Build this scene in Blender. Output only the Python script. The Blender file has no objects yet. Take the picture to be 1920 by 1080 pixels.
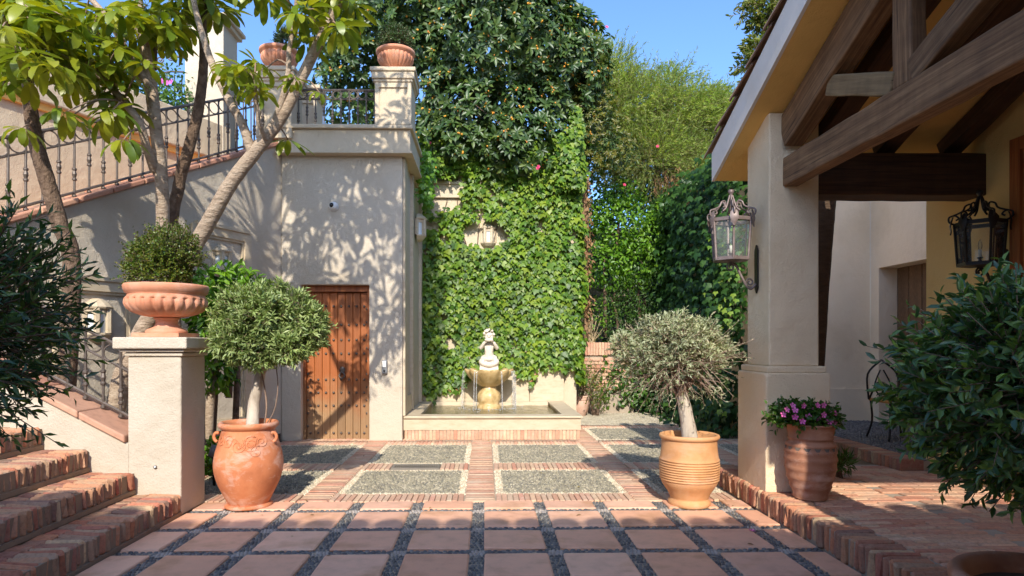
import bpy, math, random
import numpy as np
from mathutils import Vector, Matrix, Euler
from math import sin, cos, pi, radians as R

sc = bpy.context.scene
C = sc.collection
rnd = random.Random(7)
rng = np.random.default_rng(11)

# ---------------------------------------------------------------- camera
YAW = R(1.0); FPX = 1178.0; CX = 930.0; CY = 645.0; CAMZ = 1.4
cd = bpy.data.cameras.new('camera')
cam = bpy.data.objects.new('camera', cd); C.objects.link(cam)
cam.location = (0, 0, CAMZ); cam.rotation_euler = (R(90), 0, -YAW)
cd.sensor_width = 36; cd.lens = 36 * FPX / 1920
cd.shift_x = 30 / 1920; cd.shift_y = 105 / 1920
cd.clip_start = 0.05; cd.clip_end = 500
sc.camera = cam

# ---------------------------------------------------------------- world, sun, exposure
SUN_EL = R(34.5); SUN_AZ = R(2.0)      # sun behind the camera, a touch to the left
w = bpy.data.worlds.new("World"); sc.world = w; w.use_nodes = True
nt = w.node_tree
bgn = nt.nodes.get('Background') or nt.nodes.new('ShaderNodeBackground')
sky = nt.nodes.new('ShaderNodeTexSky'); sky.sky_type = 'NISHITA'; sky.sun_disc = False
sky.sun_elevation = SUN_EL; sky.sun_rotation = R(180) + SUN_AZ
sky.altitude = 100; sky.air_density = 1.0; sky.dust_density = 1.7; sky.ozone_density = 8.0
nt.links.new(sky.outputs[0], bgn.inputs[0]); bgn.inputs[1].default_value = 0.15
sd = bpy.data.lights.new('sun', 'SUN'); sd.energy = 2.6; sd.angle = R(0.6); sd.color = (1.0, 0.93, 0.82)
sun = bpy.data.objects.new('sun', sd); C.objects.link(sun)
sun.rotation_euler = (R(90) - SUN_EL, 0, -SUN_AZ)
sun.location = (0, -10, 12)
sc.view_settings.view_transform = 'Standard'; sc.view_settings.look = 'None'
sc.view_settings.exposure = 1.18; sc.view_settings.gamma = 1; sc.view_settings.use_curve_mapping = False
sc.render.engine = 'CYCLES'
try:
    sc.cycles.use_denoising = True
    sc.cycles.max_bounces = 8; sc.cycles.transparent_max_bounces = 12
except Exception: pass

def W(u, v, Y):
    """photo pixel -> world point on the plane y = Y"""
    a = (u - CX) / FPX
    dx = sin(YAW) + a * cos(YAW); dy = cos(YAW) - a * sin(YAW); dz = (CY - v) / FPX
    k = Y / dy
    return Vector((dx * k, Y, CAMZ + dz * k))

# ---------------------------------------------------------------- materials
MATS = {}
def newmat(name):
    m = bpy.data.materials.new(name); m.use_nodes = True
    MATS[name] = m
    return m, m.node_tree, m.node_tree.nodes['Principled BSDF']
def N(t, typ, **kw):
    n = t.nodes.new(typ)
    for k, v in kw.items(): setattr(n, k, v)
    return n
def ramp(t, cols, pos=None, interp='LINEAR'):
    n = t.nodes.new('ShaderNodeValToRGB'); e = n.color_ramp.elements
    n.color_ramp.interpolation = interp
    k = len(cols)
    pos = pos or [i / (k - 1) for i in range(k)]
    while len(e) < k: e.new(0.5)
    for i in range(k):
        e[i].position = pos[i]; e[i].color = (*cols[i][:3], 1)
    return n
def coords(t, scale=(1, 1, 1), kind='Object'):
    tc = N(t, 'ShaderNodeTexCoord'); mp = N(t, 'ShaderNodeMapping'); mp.inputs['Scale'].default_value = scale
    t.links.new(tc.outputs[kind], mp.inputs[0]); return mp.outputs[0]
def noise(t, vec, scale, detail=6, rough=.6, dist=0):
    n = N(t, 'ShaderNodeTexNoise'); n.inputs['Scale'].default_value = scale; n.inputs['Detail'].default_value = detail
    n.inputs['Roughness'].default_value = rough; n.inputs['Distortion'].default_value = dist
    if vec is not None: t.links.new(vec, n.inputs['Vector'])
    return n.outputs['Fac']
def mixc(t, fac, a, b, mode='MIX'):
    n = N(t, 'ShaderNodeMix', data_type='RGBA', blend_type=mode)
    for i, x in ((6, a), (7, b)):
        if isinstance(x, (tuple, list)): n.inputs[i].default_value = (*x[:3], 1)
        else: t.links.new(x, n.inputs[i])
    if isinstance(fac, (int, float)): n.inputs[0].default_value = fac
    else: t.links.new(fac, n.inputs[0])
    return n.outputs[2]
def bump(t, b, h, strength=.3, dist=.01):
    n = N(t, 'ShaderNodeBump'); n.inputs['Strength'].default_value = strength; n.inputs['Distance'].default_value = dist
    t.links.new(h, n.inputs['Height']); t.links.new(n.outputs[0], b.inputs['Normal'])
def math_(t, op, a, b=None):
    n = N(t, 'ShaderNodeMath', operation=op)
    for i, x in enumerate((a, b)):
        if x is None: continue
        if isinstance(x, (int, float)): n.inputs[i].default_value = x
        else: t.links.new(x, n.inputs[i])
    return n.outputs[0]
def rnd_out(t):
    oi = N(t, 'ShaderNodeObjectInfo'); ge = N(t, 'ShaderNodeNewGeometry')
    return math_(t, 'FRACT', math_(t, 'ADD', oi.outputs['Random'], ge.outputs['Random Per Island']))

def stucco(name, col, dark=None, bs=.35, rough=.92):
    m, t, b = newmat(name)
    v = coords(t); dark = dark or (col[0] * .84, col[1] * .81, col[2] * .76)
    big = ramp(t, [dark, col, tuple(min(1, c * 1.04) for c in col)], [.25, .5, .8]); t.links.new(noise(t, v, 1.1, 5), big.inputs[0])
    streak = ramp(t, [(.86, .84, .81), (1, 1, 1)], [.22, .40]); t.links.new(noise(t, coords(t, (1.3, 1.3, .5)), 1.6, 7, .65), streak.inputs[0])
    c = mixc(t, .55, big.outputs[0], streak.outputs[0], 'MULTIPLY')
    t.links.new(c, b.inputs['Base Color']); b.inputs['Roughness'].default_value = rough
    f1 = noise(t, v, 70, 4, .6); f2 = noise(t, v, 9, 3, .5)
    bump(t, b, math_(t, 'ADD', f1, math_(t, 'MULTIPLY', f2, 2.2)), bs, .02)
    return m
def speck(name, cols, scale=6, rough=.8, bs=.3, bscale=40, pos=None, metallic=0, sc3=(1, 1, 1), bd=.005):
    m, t, b = newmat(name); v = coords(t, sc3)
    r = ramp(t, cols, pos); t.links.new(noise(t, v, scale, 8, .65), r.inputs[0])
    t.links.new(r.outputs[0], b.inputs['Base Color']); b.inputs['Roughness'].default_value = rough; b.inputs['Metallic'].default_value = metallic
    if bs: bump(t, b, noise(t, v, bscale, 5, .6), bs, bd)
    return m
def varied(name, cols, rough=.85, nscale=25, namt=.5, bs=.4, bscale=45, stain=None, bd=.004):
    """colour picked per piece (object or island), with grain on top"""
    m, t, b = newmat(name); v = N(t, 'ShaderNodeNewGeometry').outputs['Position']
    r = ramp(t, cols); t.links.new(rnd_out(t), r.inputs[0])
    g = ramp(t, [(.55, .52, .5), (1, 1, 1), (1.25, 1.2, 1.12)], [.25, .5, .8]); t.links.new(noise(t, v, nscale, 6, .65), g.inputs[0])
    c = mixc(t, namt, r.outputs[0], g.outputs[0], 'MULTIPLY')
    if stain:
        s = ramp(t, [(0, 0, 0), (1, 1, 1)], [.52, .72]); gc = N(t, 'ShaderNodeNewGeometry')
        t.links.new(noise(t, gc.outputs['Position'], stain[1], 5, .6), s.inputs[0])
        c = mixc(t, math_(t, 'MULTIPLY', s.outputs[0], stain[2]), c, stain[0])
    t.links.new(c, b.inputs['Base Color']); b.inputs['Roughness'].default_value = rough
    bump(t, b, noise(t, v, bscale, 5, .65), bs, bd)
    return m
def leafmat(name, cols, rough=.42, trans=.32, tcol=None, spec=.5):
    m, t, b = newmat(name)
    r = ramp(t, cols); t.links.new(rnd_out(t), r.inputs[0])
    ge = N(t, 'ShaderNodeNewGeometry')
    g = ramp(t, [(.58, .60, .55), (1.0, 1.0, 1.0), (1.25, 1.2, 1.0)], [.34, .5, .66]); t.links.new(noise(t, ge.outputs['Position'], 2.3, 4), g.inputs[0])
    c = mixc(t, .6, r.outputs[0], g.outputs[0], 'MULTIPLY')
    t.links.new(c, b.inputs['Base Color']); b.inputs['Roughness'].default_value = rough
    b.inputs['Specular IOR Level'].default_value = spec
    tr = N(t, 'ShaderNodeBsdfTranslucent'); mx = N(t, 'ShaderNodeMixShader'); mx.inputs[0].default_value = trans
    tc = mixc(t, 1, c, tcol or (1.5, 1.6, .5), 'MULTIPLY')
    t.links.new(tc, tr.inputs[0])
    out = [n for n in t.nodes if n.type == 'OUTPUT_MATERIAL'][0]
    t.links.new(b.outputs[0], mx.inputs[1]); t.links.new(tr.outputs[0], mx.inputs[2]); t.links.new(mx.outputs[0], out.inputs[0])
    return m
def woodmat(name, cols, rough=.75, grain=(1.2, 26, 26), bs=.35):
    m, t, b = newmat(name); v = coords(t, grain)
    r = ramp(t, cols, [.25, .5, .75] if len(cols) == 3 else None); t.links.new(noise(t, v, 1.6, 8, .65, .6), r.inputs[0])
    oi = N(t, 'ShaderNodeObjectInfo'); g = ramp(t, [(.8, .8, .8), (1.15, 1.13, 1.1)]); t.links.new(oi.outputs['Random'], g.inputs[0])
    saw = ramp(t, [(.75, .75, .75), (1.1, 1.1, 1.1)], [.35, .6]); t.links.new(noise(t, coords(t, (7, 1.5, 1.5)), 1.3, 4, .6), saw.inputs[0])
    c = mixc(t, 1, r.outputs[0], g.outputs[0], 'MULTIPLY'); c = mixc(t, .6, c, saw.outputs[0], 'MULTIPLY')
    ck = ramp(t, [(1, 1, 1), (.25, .22, .2)], [.64, .70]); t.links.new(noise(t, coords(t, (.7, 30, 30)), 1.0, 3, .5, .8), ck.inputs[0])
    c = mixc(t, .8, c, ck.outputs[0], 'MULTIPLY')
    t.links.new(c, b.inputs['Base Color']); b.inputs['Roughness'].default_value = rough
    bump(t, b, noise(t, v, 2.4, 8, .7, .5), bs, .006)
    return m
def thin(name, tint, rough=.05, op=.12, ior=1.45, body=(.8, .85, .8)):
    """clear sheet: transparent + fresnel gloss + a little milky body"""
    m, t, b = newmat(name)
    out = [n for n in t.nodes if n.type == 'OUTPUT_MATERIAL'][0]
    tp = N(t, 'ShaderNodeBsdfTransparent'); tp.inputs[0].default_value = (*tint, 1)
    gl = N(t, 'ShaderNodeBsdfGlossy'); gl.inputs['Roughness'].default_value = rough
    fr = N(t, 'ShaderNodeFresnel'); fr.inputs[0].default_value = ior
    df = N(t, 'ShaderNodeBsdfDiffuse'); df.inputs[0].default_value = (*body, 1)
    m1 = N(t, 'ShaderNodeMixShader'); m1.inputs[0].default_value = op
    t.links.new(tp.outputs[0], m1.inputs[1]); t.links.new(df.outputs[0], m1.inputs[2])
    m2 = N(t, 'ShaderNodeMixShader'); t.links.new(fr.outputs[0], m2.inputs[0])
    t.links.new(m1.outputs[0], m2.inputs[1]); t.links.new(gl.outputs[0], m2.inputs[2])
    t.links.new(m2.outputs[0], out.inputs[0])
    return m, t, gl, fr

cream = stucco('cream_stucco', (.58, .475, .335))
white_st = stucco('white_stucco', (.55, .475, .37), bs=.4)
grey_st = stucco('porch_stucco', (.86, .665, .43), bs=.5)
yellow_st = stucco('yellow_plaster', (.84, .56, .20), bs=.25)
ochre_st = stucco('ochre_plaster', (.88, .55, .17), bs=.2)
beige_st = stucco('beige_stucco', (.86, .67, .46), bs=.3)
fascia_m = stucco('fascia_paint', (.82, .74, .66), bs=.12)
stone = speck('cream_stone', [(.42, .32, .20), (.55, .45, .31), (.62, .53, .39)], 5, .6, .15, 30, [.2, .5, .85], sc3=(1, 1, 3))
wetstone = speck('wet_stone', [(.30, .19, .075), (.54, .375, .17), (.68, .53, .31)], 9, .35, .3, 40, [.25, .5, .8])
statue_m = speck('statue_stone', [(.44, .36, .27), (.64, .56, .45), (.72, .65, .55)], 14, .8, .35, 60, [.2, .5, .8])
mortar = speck('mortar', [(.30, .235, .17), (.44, .36, .27)], 12, .95, .4, 80)
mortar_dk = speck('old_mortar', [(.20, .135, .085), (.33, .24, .16)], 16, .95, .8, 60)
BR = [(.38, .14, .08), (.50, .21, .11), (.46, .25, .14), (.42, .17, .10), (.32, .18, .12), (.56, .38, .22), (.46, .15, .09), (.24, .15, .11), (.52, .28, .15)]
brick_m = varied('old_brick', BR, .92, 42, .9, .8, 90, ((.36, .27, .18), 14.0, .6), .006)
PB = [(.54, .25, .16), (.60, .35, .23), (.64, .44, .28), (.52, .28, .18), (.57, .40, .27), (.62, .31, .21)]
pave_m = varied('paving_brick', PB, .88, 34, .6, .6, 90, ((.70, .58, .42), 5.0, .45), .005)
terr_m = varied('terrace_brick', [(.52, .24, .14), (.62, .34, .21), (.57, .37, .23), (.50, .21, .13), (.66, .43, .28)], .9, 34, .8, .7, 90, ((.44, .35, .26), 6.0, .5), .005)
tile_m = varied('terracotta_tile', [(.68, .35, .215), (.78, .43, .27), (.72, .39, .25), (.80, .48, .32), (.66, .37, .25)], .7, 7, .45, .4, 34, ((.46, .23, .11), 2.6, .75), .004)
cope_m = varied('coping_tile', [(.50, .25, .16), (.42, .20, .13), (.56, .31, .20)], .8, 12, .6, .4, 40, ((.35, .22, .14), 3.0, .5))
roof_m = varied('roof_tile', [(.30, .17, .11), (.22, .13, .09), (.36, .22, .14), (.26, .19, .13)], .9, 14, .7, .5, 40)
peb_dark = varied('dark_pebble', [(.055, .055, .058), (.10, .10, .10), (.16, .155, .145), (.075, .072, .07), (.24, .225, .20)], .5, 3.5, .55, .1, 80)
peb_grey = varied('grey_pebble', [(.22, .195, .13), (.32, .285, .195), (.175, .16, .125), (.42, .365, .255), (.26, .23, .16), (.13, .125, .10)], .7, 3.5, .55, .1, 80)
peb_white = varied('white_pebble', [(.58, .49, .34), (.66, .58, .43), (.50, .40, .26), (.40, .34, .24)], .75, 3.5, .55, .1, 80)
peb_beige = varied('beige_pebble', [(.33, .29, .25), (.42, .36, .31), (.28, .26, .245)], .7, 3.5, .55, .1, 80)
peb_pale = varied('pale_pebble', [(.36, .31, .22), (.45, .40, .29), (.30, .26, .19)], .8, 3.5, .55, .1, 80)

def potmat(name, a, b_, c_, white=.5):
    m, t, b = newmat(name); v = coords(t)
    r = ramp(t, [a, b_, c_], [.3, .5, .75]); t.links.new(noise(t, v, 5, 7, .6), r.inputs[0])
    s = ramp(t, [(0, 0, 0), (1, 1, 1)], [.50, .72]); t.links.new(noise(t, coords(t, (1, 1, 1.6)), 4.2, 8, .7, .4), s.inputs[0])
    c = mixc(t, math_(t, 'MULTIPLY', s.outputs[0], white), r.outputs[0], (.70, .50, .40))
    t.links.new(c, b.inputs['Base Color']); b.inputs['Roughness'].default_value = .82
    bump(t, b, noise(t, coords(t, (1, 1, 4)), 16, 5), .2, .006)
    return m
pot_red = potmat('terracotta_orange', (.44, .14, .055), (.56, .195, .08), (.62, .26, .12), .8)
pot_tan = potmat('terracotta_tan', (.50, .235, .09), (.62, .31, .13), (.67, .38, .18), .3)
pot_urn = potmat('terracotta_urn', (.50, .19, .095), (.60, .255, .14), (.64, .32, .20), .5)
pot_dark = potmat('terracotta_brown', (.27, .10, .055), (.38, .165, .09), (.47, .23, .13), .5)
pot_pale = potmat('terracotta_pale', (.45, .24, .17), (.56, .34, .24), (.62, .44, .33), .8)
soil = speck('soil', [(.05, .032, .02), (.12, .08, .05)], 30, 1, .8, 60)
iron = speck('wrought_iron', [(.05, .04, .033), (.12, .095, .078), (.19, .155, .13)], 20, .5, .2, 60, metallic=.35)
iron_dark = speck('black_iron', [(.012, .010, .009), (.03, .023, .018)], 18, .5, .2, 60, metallic=.3)
copper = speck('aged_copper', [(.09, .062, .052), (.20, .15, .135), (.36, .29, .265)], 16, .5, .2, 60, metallic=.3)
beam_m = woodmat('beam_wood', [(.062, .03, .012), (.185, .095, .042), (.34, .20, .098)])
beam_dk = woodmat('dark_beam_wood', [(.03, .013, .005), (.07, .031, .013), (.12, .058, .026)])
beam_lt = woodmat('pale_beam_wood', [(.12, .07, .032), (.22, .145, .07), (.30, .21, .11)])
bark = speck('bark', [(.19, .13, .085), (.38, .285, .20), (.52, .42, .31)], 9, .95, 1.0, 22, [.25, .5, .8], sc3=(1, 1, 2.2), bd=.02)
bark_dk = speck('dark_bark', [(.06, .036, .022), (.15, .095, .06), (.26, .175, .115)], 16, .95, 1.0, 34, [.28, .5, .75], sc3=(1, 1, .8), bd=.03)
bark_pale = speck('pale_bark', [(.30, .235, .17), (.50, .42, .33), (.60, .53, .44)], 12, .9, .7, 30, [.25, .5, .8], sc3=(1, 1, .4), bd=.01)
twig_m = speck('twig', [(.17, .105, .065), (.34, .235, .17)], 20, .9, 0)
twig_pink = speck('pinkish_twig', [(.30, .185, .13), (.50, .36, .28)], 20, .9, 0)
palm_m = speck('palm_bark', [(.03, .018, .010), (.085, .052, .03), (.15, .10, .065)], 7, .95, .8, 14, sc3=(1, 1, 4), bd=.02)
dead_m = leafmat('dry_leaf', [(.20, .10, .045), (.33, .18, .08), (.42, .27, .13), (.16, .09, .045)], .8, .2, (1.1, .9, .5))

lf_umb = leafmat('umbrella_leaf', [(.10, .165, .015), (.15, .22, .018), (.21, .265, .02), (.29, .31, .022), (.12, .19, .016)], .36, .38, (1.7, 1.5, .35), .45)
lf_umby = leafmat('umbrella_leaf_yellow', [(.36, .33, .03), (.42, .34, .03), (.30, .32, .04)], .3, .3, (1.3, 1.2, .4))
lf_ivy = leafmat('ivy_leaf', [(.035, .095, .010), (.085, .18, .015), (.125, .235, .019), (.18, .29, .023), (.25, .33, .03), (.06, .14, .012)], .45, .34)
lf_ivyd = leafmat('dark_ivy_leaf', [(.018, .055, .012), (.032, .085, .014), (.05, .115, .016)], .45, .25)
lf_fig = leafmat('fig_leaf', [(.032, .072, .018), (.05, .10, .024), (.075, .13, .03), (.04, .085, .02), (.12, .17, .035)], .40, .2, (1.3, 1.5, .5), .5)
lf_figb = leafmat('fig_leaf_gold', [(.10, .12, .02), (.17, .15, .022), (.07, .11, .02)], .35, .3)
lf_olive = leafmat('olive_leaf', [(.15, .22, .06), (.21, .29, .085), (.29, .36, .125), (.36, .42, .16), (.17, .24, .07)], .45, .2)
lf_olive2 = leafmat('silver_olive_leaf', [(.27, .32, .17), (.37, .41, .24), (.46, .48, .31), (.31, .35, .18), (.45, .38, .27)], .5, .22, (1.3, 1.35, .8))
lf_bush = leafmat('dark_bush_leaf', [(.035, .085, .034), (.055, .12, .044), (.09, .17, .055), (.14, .24, .055), (.21, .32, .06)], .30, .2, None, .6)
lf_box = leafmat('box_leaf', [(.05, .10, .018), (.08, .14, .02), (.14, .17, .02), (.10, .15, .02), (.19, .16, .025)], .35, .25)
lf_bright = leafmat('bright_leaf', [(.075, .19, .014), (.12, .265, .018), (.18, .33, .022), (.10, .22, .015)], .38, .35)
lf_airy = leafmat('airy_leaf', [(.20, .31, .07), (.29, .38, .09), (.42, .47, .15), (.22, .33, .08), (.36, .33, .13)], .6, .42)
lf_mid = leafmat('shrub_leaf', [(.04, .10, .015), (.06, .14, .018), (.09, .18, .02)], .42, .3)
fruit_m = varied('orange_fig', [(.62, .26, .02), (.70, .36, .03), (.55, .16, .03)], .5, 40, .2, .1, 60)
pink_m = varied('pink_petal', [(.75, .14, .42), (.82, .22, .52), (.70, .10, .36)], .6, 40, .1, .05, 60)
magenta_m = varied('crimson_petal', [(.55, .02, .08), (.65, .03, .14)], .6, 40, .1, .05, 60)
bougain_m = varied('purple_bract', [(.45, .06, .36), (.55, .10, .42)], .6, 40, .1, .05, 60)
water_m, wt, wgl, wfr = thin('pond_water', (.90, .86, .55), .05, .22, 1.33, (.72, .64, .36))
_wb = N(wt, 'ShaderNodeBump'); _wb.inputs['Strength'].default_value = .5; _wb.inputs['Distance'].default_value = .03
wt.links.new(noise(wt, coords(wt), 16, 4, .6, .5), _wb.inputs['Height']); wt.links.new(_wb.outputs[0], wgl.inputs['Normal']); wt.links.new(_wb.outputs[0], wfr.inputs['Normal'])
stream_m = thin('falling_water', (.97, .98, .98), .08, .22, 1.33, (.95, .95, .95))[0]
glass_m = thin('lantern_glass', (.93, .95, .93), .03, .06)[0]
frost_m = speck('frosted_glass', [(.58, .64, .66), (.72, .76, .76)], 8, .3, 0)
white_pl = speck('white_plastic', [(.72, .71, .68), (.78, .77, .74)], 4, .4, 0)
black_pl = speck('black_plastic', [(.01, .01, .011), (.02, .02, .022)], 4, .25, 0)
grey_pl = speck('grey_plastic', [(.16, .165, .17), (.22, .225, .23)], 5, .45, 0)
steel = speck('grate_steel', [(.22, .20, .17), (.34, .31, .27)], 9, .45, .1, 40, metallic=.5)
candle_m = speck('candle', [(.72, .68, .58), (.78, .74, .66)], 5, .5, 0)

def doormat():
    m, t, b = newmat('door_wood')
    v = coords(t, (22, 22, 1.1)); r = ramp(t, [(.15, .036, .008), (.34, .096, .02), (.50, .17, .036)], [.25, .5, .75])
    t.links.new(noise(t, v, 1.6, 8, .65, .5), r.inputs[0])
    r2 = ramp(t, [(.17, .085, .037), (.31, .18, .085), (.42, .27, .14)], [.25, .5, .75]); t.links.new(noise(t, v, 1.6, 8, .65, .5), r2.inputs[0])
    ge = N(t, 'ShaderNodeNewGeometry'); sp = N(t, 'ShaderNodeSeparateXYZ'); t.links.new(ge.outputs['Position'], sp.inputs[0])
    h = math_(t, 'ADD', sp.outputs['Z'], math_(t, 'MULTIPLY', noise(t, ge.outputs['Position'], 4, 5), .9))
    f = ramp(t, [(1, 1, 1), (0, 0, 0)], [.75 / 2.0, 1.4 / 2.0]); t.links.new(math_(t, 'DIVIDE', h, 2.0), f.inputs[0])
    oi = N(t, 'ShaderNodeObjectInfo'); g = ramp(t, [(.78, .78, .78), (1.15, 1.13, 1.1)]); t.links.new(oi.outputs['Random'], g.inputs[0])
    c = mixc(t, f.outputs[0], r.outputs[0], r2.outputs[0]); c = mixc(t, 1, c, g.outputs[0], 'MULTIPLY')
    t.links.new(c, b.inputs['Base Color']); b.inputs['Roughness'].default_value = .6
    bump(t, b, noise(t, v, 2.4, 8, .7, .5), .35, .006)
    return m
door_m = doormat()

# ---------------------------------------------------------------- mesh helpers
def catmull(pts, n=6):
    P = [Vector(p) for p in pts]; out = []
    if len(P) < 3:
        return [P[0].lerp(P[-1], i / n) for i in range(n + 1)]
    for i in range(len(P) - 1):
        p0 = P[max(i - 1, 0)]; p1 = P[i]; p2 = P[i + 1]; p3 = P[min(i + 2, len(P) - 1)]
        for k in range(n):
            t = k / n
            out.append(.5 * ((2 * p1) + (p2 - p0) * t + (2 * p0 - 5 * p1 + 4 * p2 - p3) * t * t + (3 * p1 - p0 - 3 * p2 + p3) * t ** 3))
    out.append(P[-1].copy()); return out
class MB:
    def __init__(s): s.v = []; s.f = []
    def add(s, vs, fs):
        o = len(s.v); s.v += [tuple(x) for x in vs]; s.f += [tuple(i + o for i in f) for f in fs]; return s
    def box(s, x0, x1, y0, y1, z0, z1):
        return s.add([(x0, y0, z0), (x1, y0, z0), (x1, y1, z0), (x0, y1, z0), (x0, y0, z1), (x1, y0, z1), (x1, y1, z1), (x0, y1, z1)],
                     [(0, 3, 2, 1), (4, 5, 6, 7), (0, 1, 5, 4), (1, 2, 6, 5), (2, 3, 7, 6), (3, 0, 4, 7)])
    def prism(s, poly, d):
        """poly: planar points (any plane), extruded by vector d"""
        n = len(poly); d = Vector(d); a = [Vector(p) for p in poly]; b = [p + d for p in a]
        return s.add(a + b, [tuple(range(n))[::-1], tuple(range(n, 2 * n))] + [(i, (i + 1) % n, n + (i + 1) % n, n + i) for i in range(n)])
    def tube(s, pts, r, sides=8, cap=True, wob=0, rs=None):
        P = [Vector(p) for p in pts]; n = len(P)
        rad = r if isinstance(r, (list, tuple)) else [r] * n
        if len(rad) != n: rad = list(np.interp(np.linspace(0, 1, n), np.linspace(0, 1, len(rad)), rad))
        vs = []; ref = None
        for i, p in enumerate(P):
            t = (P[min(i + 1, n - 1)] - P[max(i - 1, 0)]).normalized()
            if ref is None:
                ref = t.orthogonal().normalized()
            ref = (ref - t * ref.dot(t)).normalized(); bi = t.cross(ref)
            for k in range(sides):
                a = 2 * pi * k / sides; q = rad[i] * (1 + (wob * rnd.uniform(-1, 1) if wob else 0))
                vs.append(p + ref * cos(a) * q + bi * sin(a) * q)
        fs = [(i * sides + k, i * sides + (k + 1) % sides, (i + 1) * sides + (k + 1) % sides, (i + 1) * sides + k) for i in range(n - 1) for k in range(sides)]
        if cap: fs += [tuple(range(sides))[::-1], tuple(range((n - 1) * sides, n * sides))]
        return s.add(vs, fs)
    def lathe(s, prof, c=(0, 0, 0), seg=32, mod=None):
        c = Vector(c); n = len(prof); vs = []
        for i, (r, z) in enumerate(prof):
            for k in range(seg):
                a = 2 * pi * k / seg; q = r * (mod(i, a) if mod else 1)
                vs.append(c + Vector((q * cos(a), q * sin(a), z)))
        fs = [(i * seg + k, i * seg + (k + 1) % seg, (i + 1) * seg + (k + 1) % seg, (i + 1) * seg + k) for i in range(n - 1) for k in range(seg)]
        return s.add(vs, fs)
    def ball(s, c, r, seg=10, rings=6, sq=(1, 1, 1)):
        prof = [(max(1e-4, r * sin(pi * i / rings)), -r * cos(pi * i / rings)) for i in range(rings + 1)]
        o = len(s.v); s.lathe(prof, (0, 0, 0), seg)
        for i in range(o, len(s.v)):
            x, y, z = s.v[i]; s.v[i] = (c[0] + x * sq[0], c[1] + y * sq[1], c[2] + z * sq[2])
        return s
    def build(s, name, m, parent=None, smooth=False, kind=None, label=None, world=True):
        me = bpy.data.meshes.new(name); me.from_pydata(s.v, [], s.f); me.update()
        if m: me.materials.append(m)
        if smooth: me.polygons.foreach_set('use_smooth', [True] * len(me.polygons))
        return link(name, me, parent, kind, label, world)
def link(name, me, parent=None, kind=None, label=None, world=True):
    o = bpy.data.objects.new(name, me); C.objects.link(o)
    if parent is not None:
        o.parent = parent
        if world: o.matrix_parent_inverse = wm(parent).inverted()
    if kind: o['kind'] = kind
    if label: o['label'] = label
    return o
def wm(o):
    m = o.matrix_basis.copy()
    if o.parent is not None: m = wm(o.parent) @ o.matrix_parent_inverse @ m
    return m
def thing(name, label, cat, loc=(0, 0, 0), group=None):
    o = bpy.data.objects.new(name, None); C.objects.link(o); o.location = loc; o.empty_display_size = .1
    o['label'] = label; o['category'] = cat
    if group: o['group'] = group
    return o
def tag(o, label, cat, group=None):
    o['label'] = label; o['category'] = cat
    if group: o['group'] = group
    return o
def struct(o): o['kind'] = 'structure'; return o
def copy_part(o, parent, mw):
    c = o.copy(); C.objects.link(c); c.parent = parent; c.matrix_parent_inverse = wm(parent).inverted(); c.matrix_basis = mw
    return c
def bevel(o, wd=.01, seg=1):
    m = o.modifiers.new('bevel', 'BEVEL'); m.width = wd; m.segments = seg; m.limit_method = 'ANGLE'; m.angle_limit = R(40); return o
def npmesh(name, V, T, m, parent=None, kind=None, smooth=False, label=None):
    me = bpy.data.meshes.new(name); nv = len(V); nf = len(T)
    me.vertices.add(nv); me.vertices.foreach_set('co', np.ascontiguousarray(V, dtype=np.float32).ravel())
    me.loops.add(nf * 3); me.loops.foreach_set('vertex_index', np.ascontiguousarray(T, dtype=np.int32).ravel())
    me.polygons.add(nf); me.polygons.foreach_set('loop_start', np.arange(nf, dtype=np.int32) * 3)
    try: me.polygons.foreach_set('loop_total', np.full(nf, 3, dtype=np.int32))
    except Exception: pass
    if smooth: me.polygons.foreach_set('use_smooth', np.ones(nf, dtype=bool))
    me.update(calc_edges=True); me.validate()
    if m: me.materials.append(m)
    return link(name, me, parent, kind, label)

# ---- leaves
def tmpl_oval(fold=.12, droop=.18):
    sp = [(0, 0), (0, .33), (0, .7), (0, 1)]; ls = [(-.46, .3), (-.44, .68)]
    v = [(x, y, -droop * y * y) for x, y in sp] + [(x, y, fold - droop * y * y) for x, y in ls] + [(-x, y, fold - droop * y * y) for x, y in ls]
    f = [(0, 1, 4), (1, 5, 4), (1, 2, 5), (2, 3, 5), (0, 6, 1), (1, 6, 7), (1, 7, 2), (2, 7, 3)]
    return np.array(v), np.array(f)
def tmpl_lance(fold=.1, droop=.1):
    v = [(0, 0, 0), (-.5, .45, fold), (0, .5, -droop * .3), (.5, .45, fold), (0, 1, -droop)]
    return np.array(v), np.array([(0, 2, 1), (2, 4, 1), (0, 3, 2), (2, 3, 4)])
def tmpl_ivy():
    v = [(0, .30, 0), (0, 0, -.04), (-.40, .02, -.06), (-.56, .42, -.12), (-.24, .55, .0), (0, 1.0, -.16), (.24, .55, 0), (.56, .42, -.12), (.40, .02, -.06)]
    f = [(0, i, i + 1) for i in range(1, 8)] + [(0, 8, 1)]
    return np.array(v), np.array([(a, c, b) for a, b, c in f])
OVAL = tmpl_oval(); LANCE = tmpl_lance(); IVY = tmpl_ivy()
def nrm(a): return a / np.maximum(np.linalg.norm(a, axis=-1, keepdims=True), 1e-9)
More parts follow.
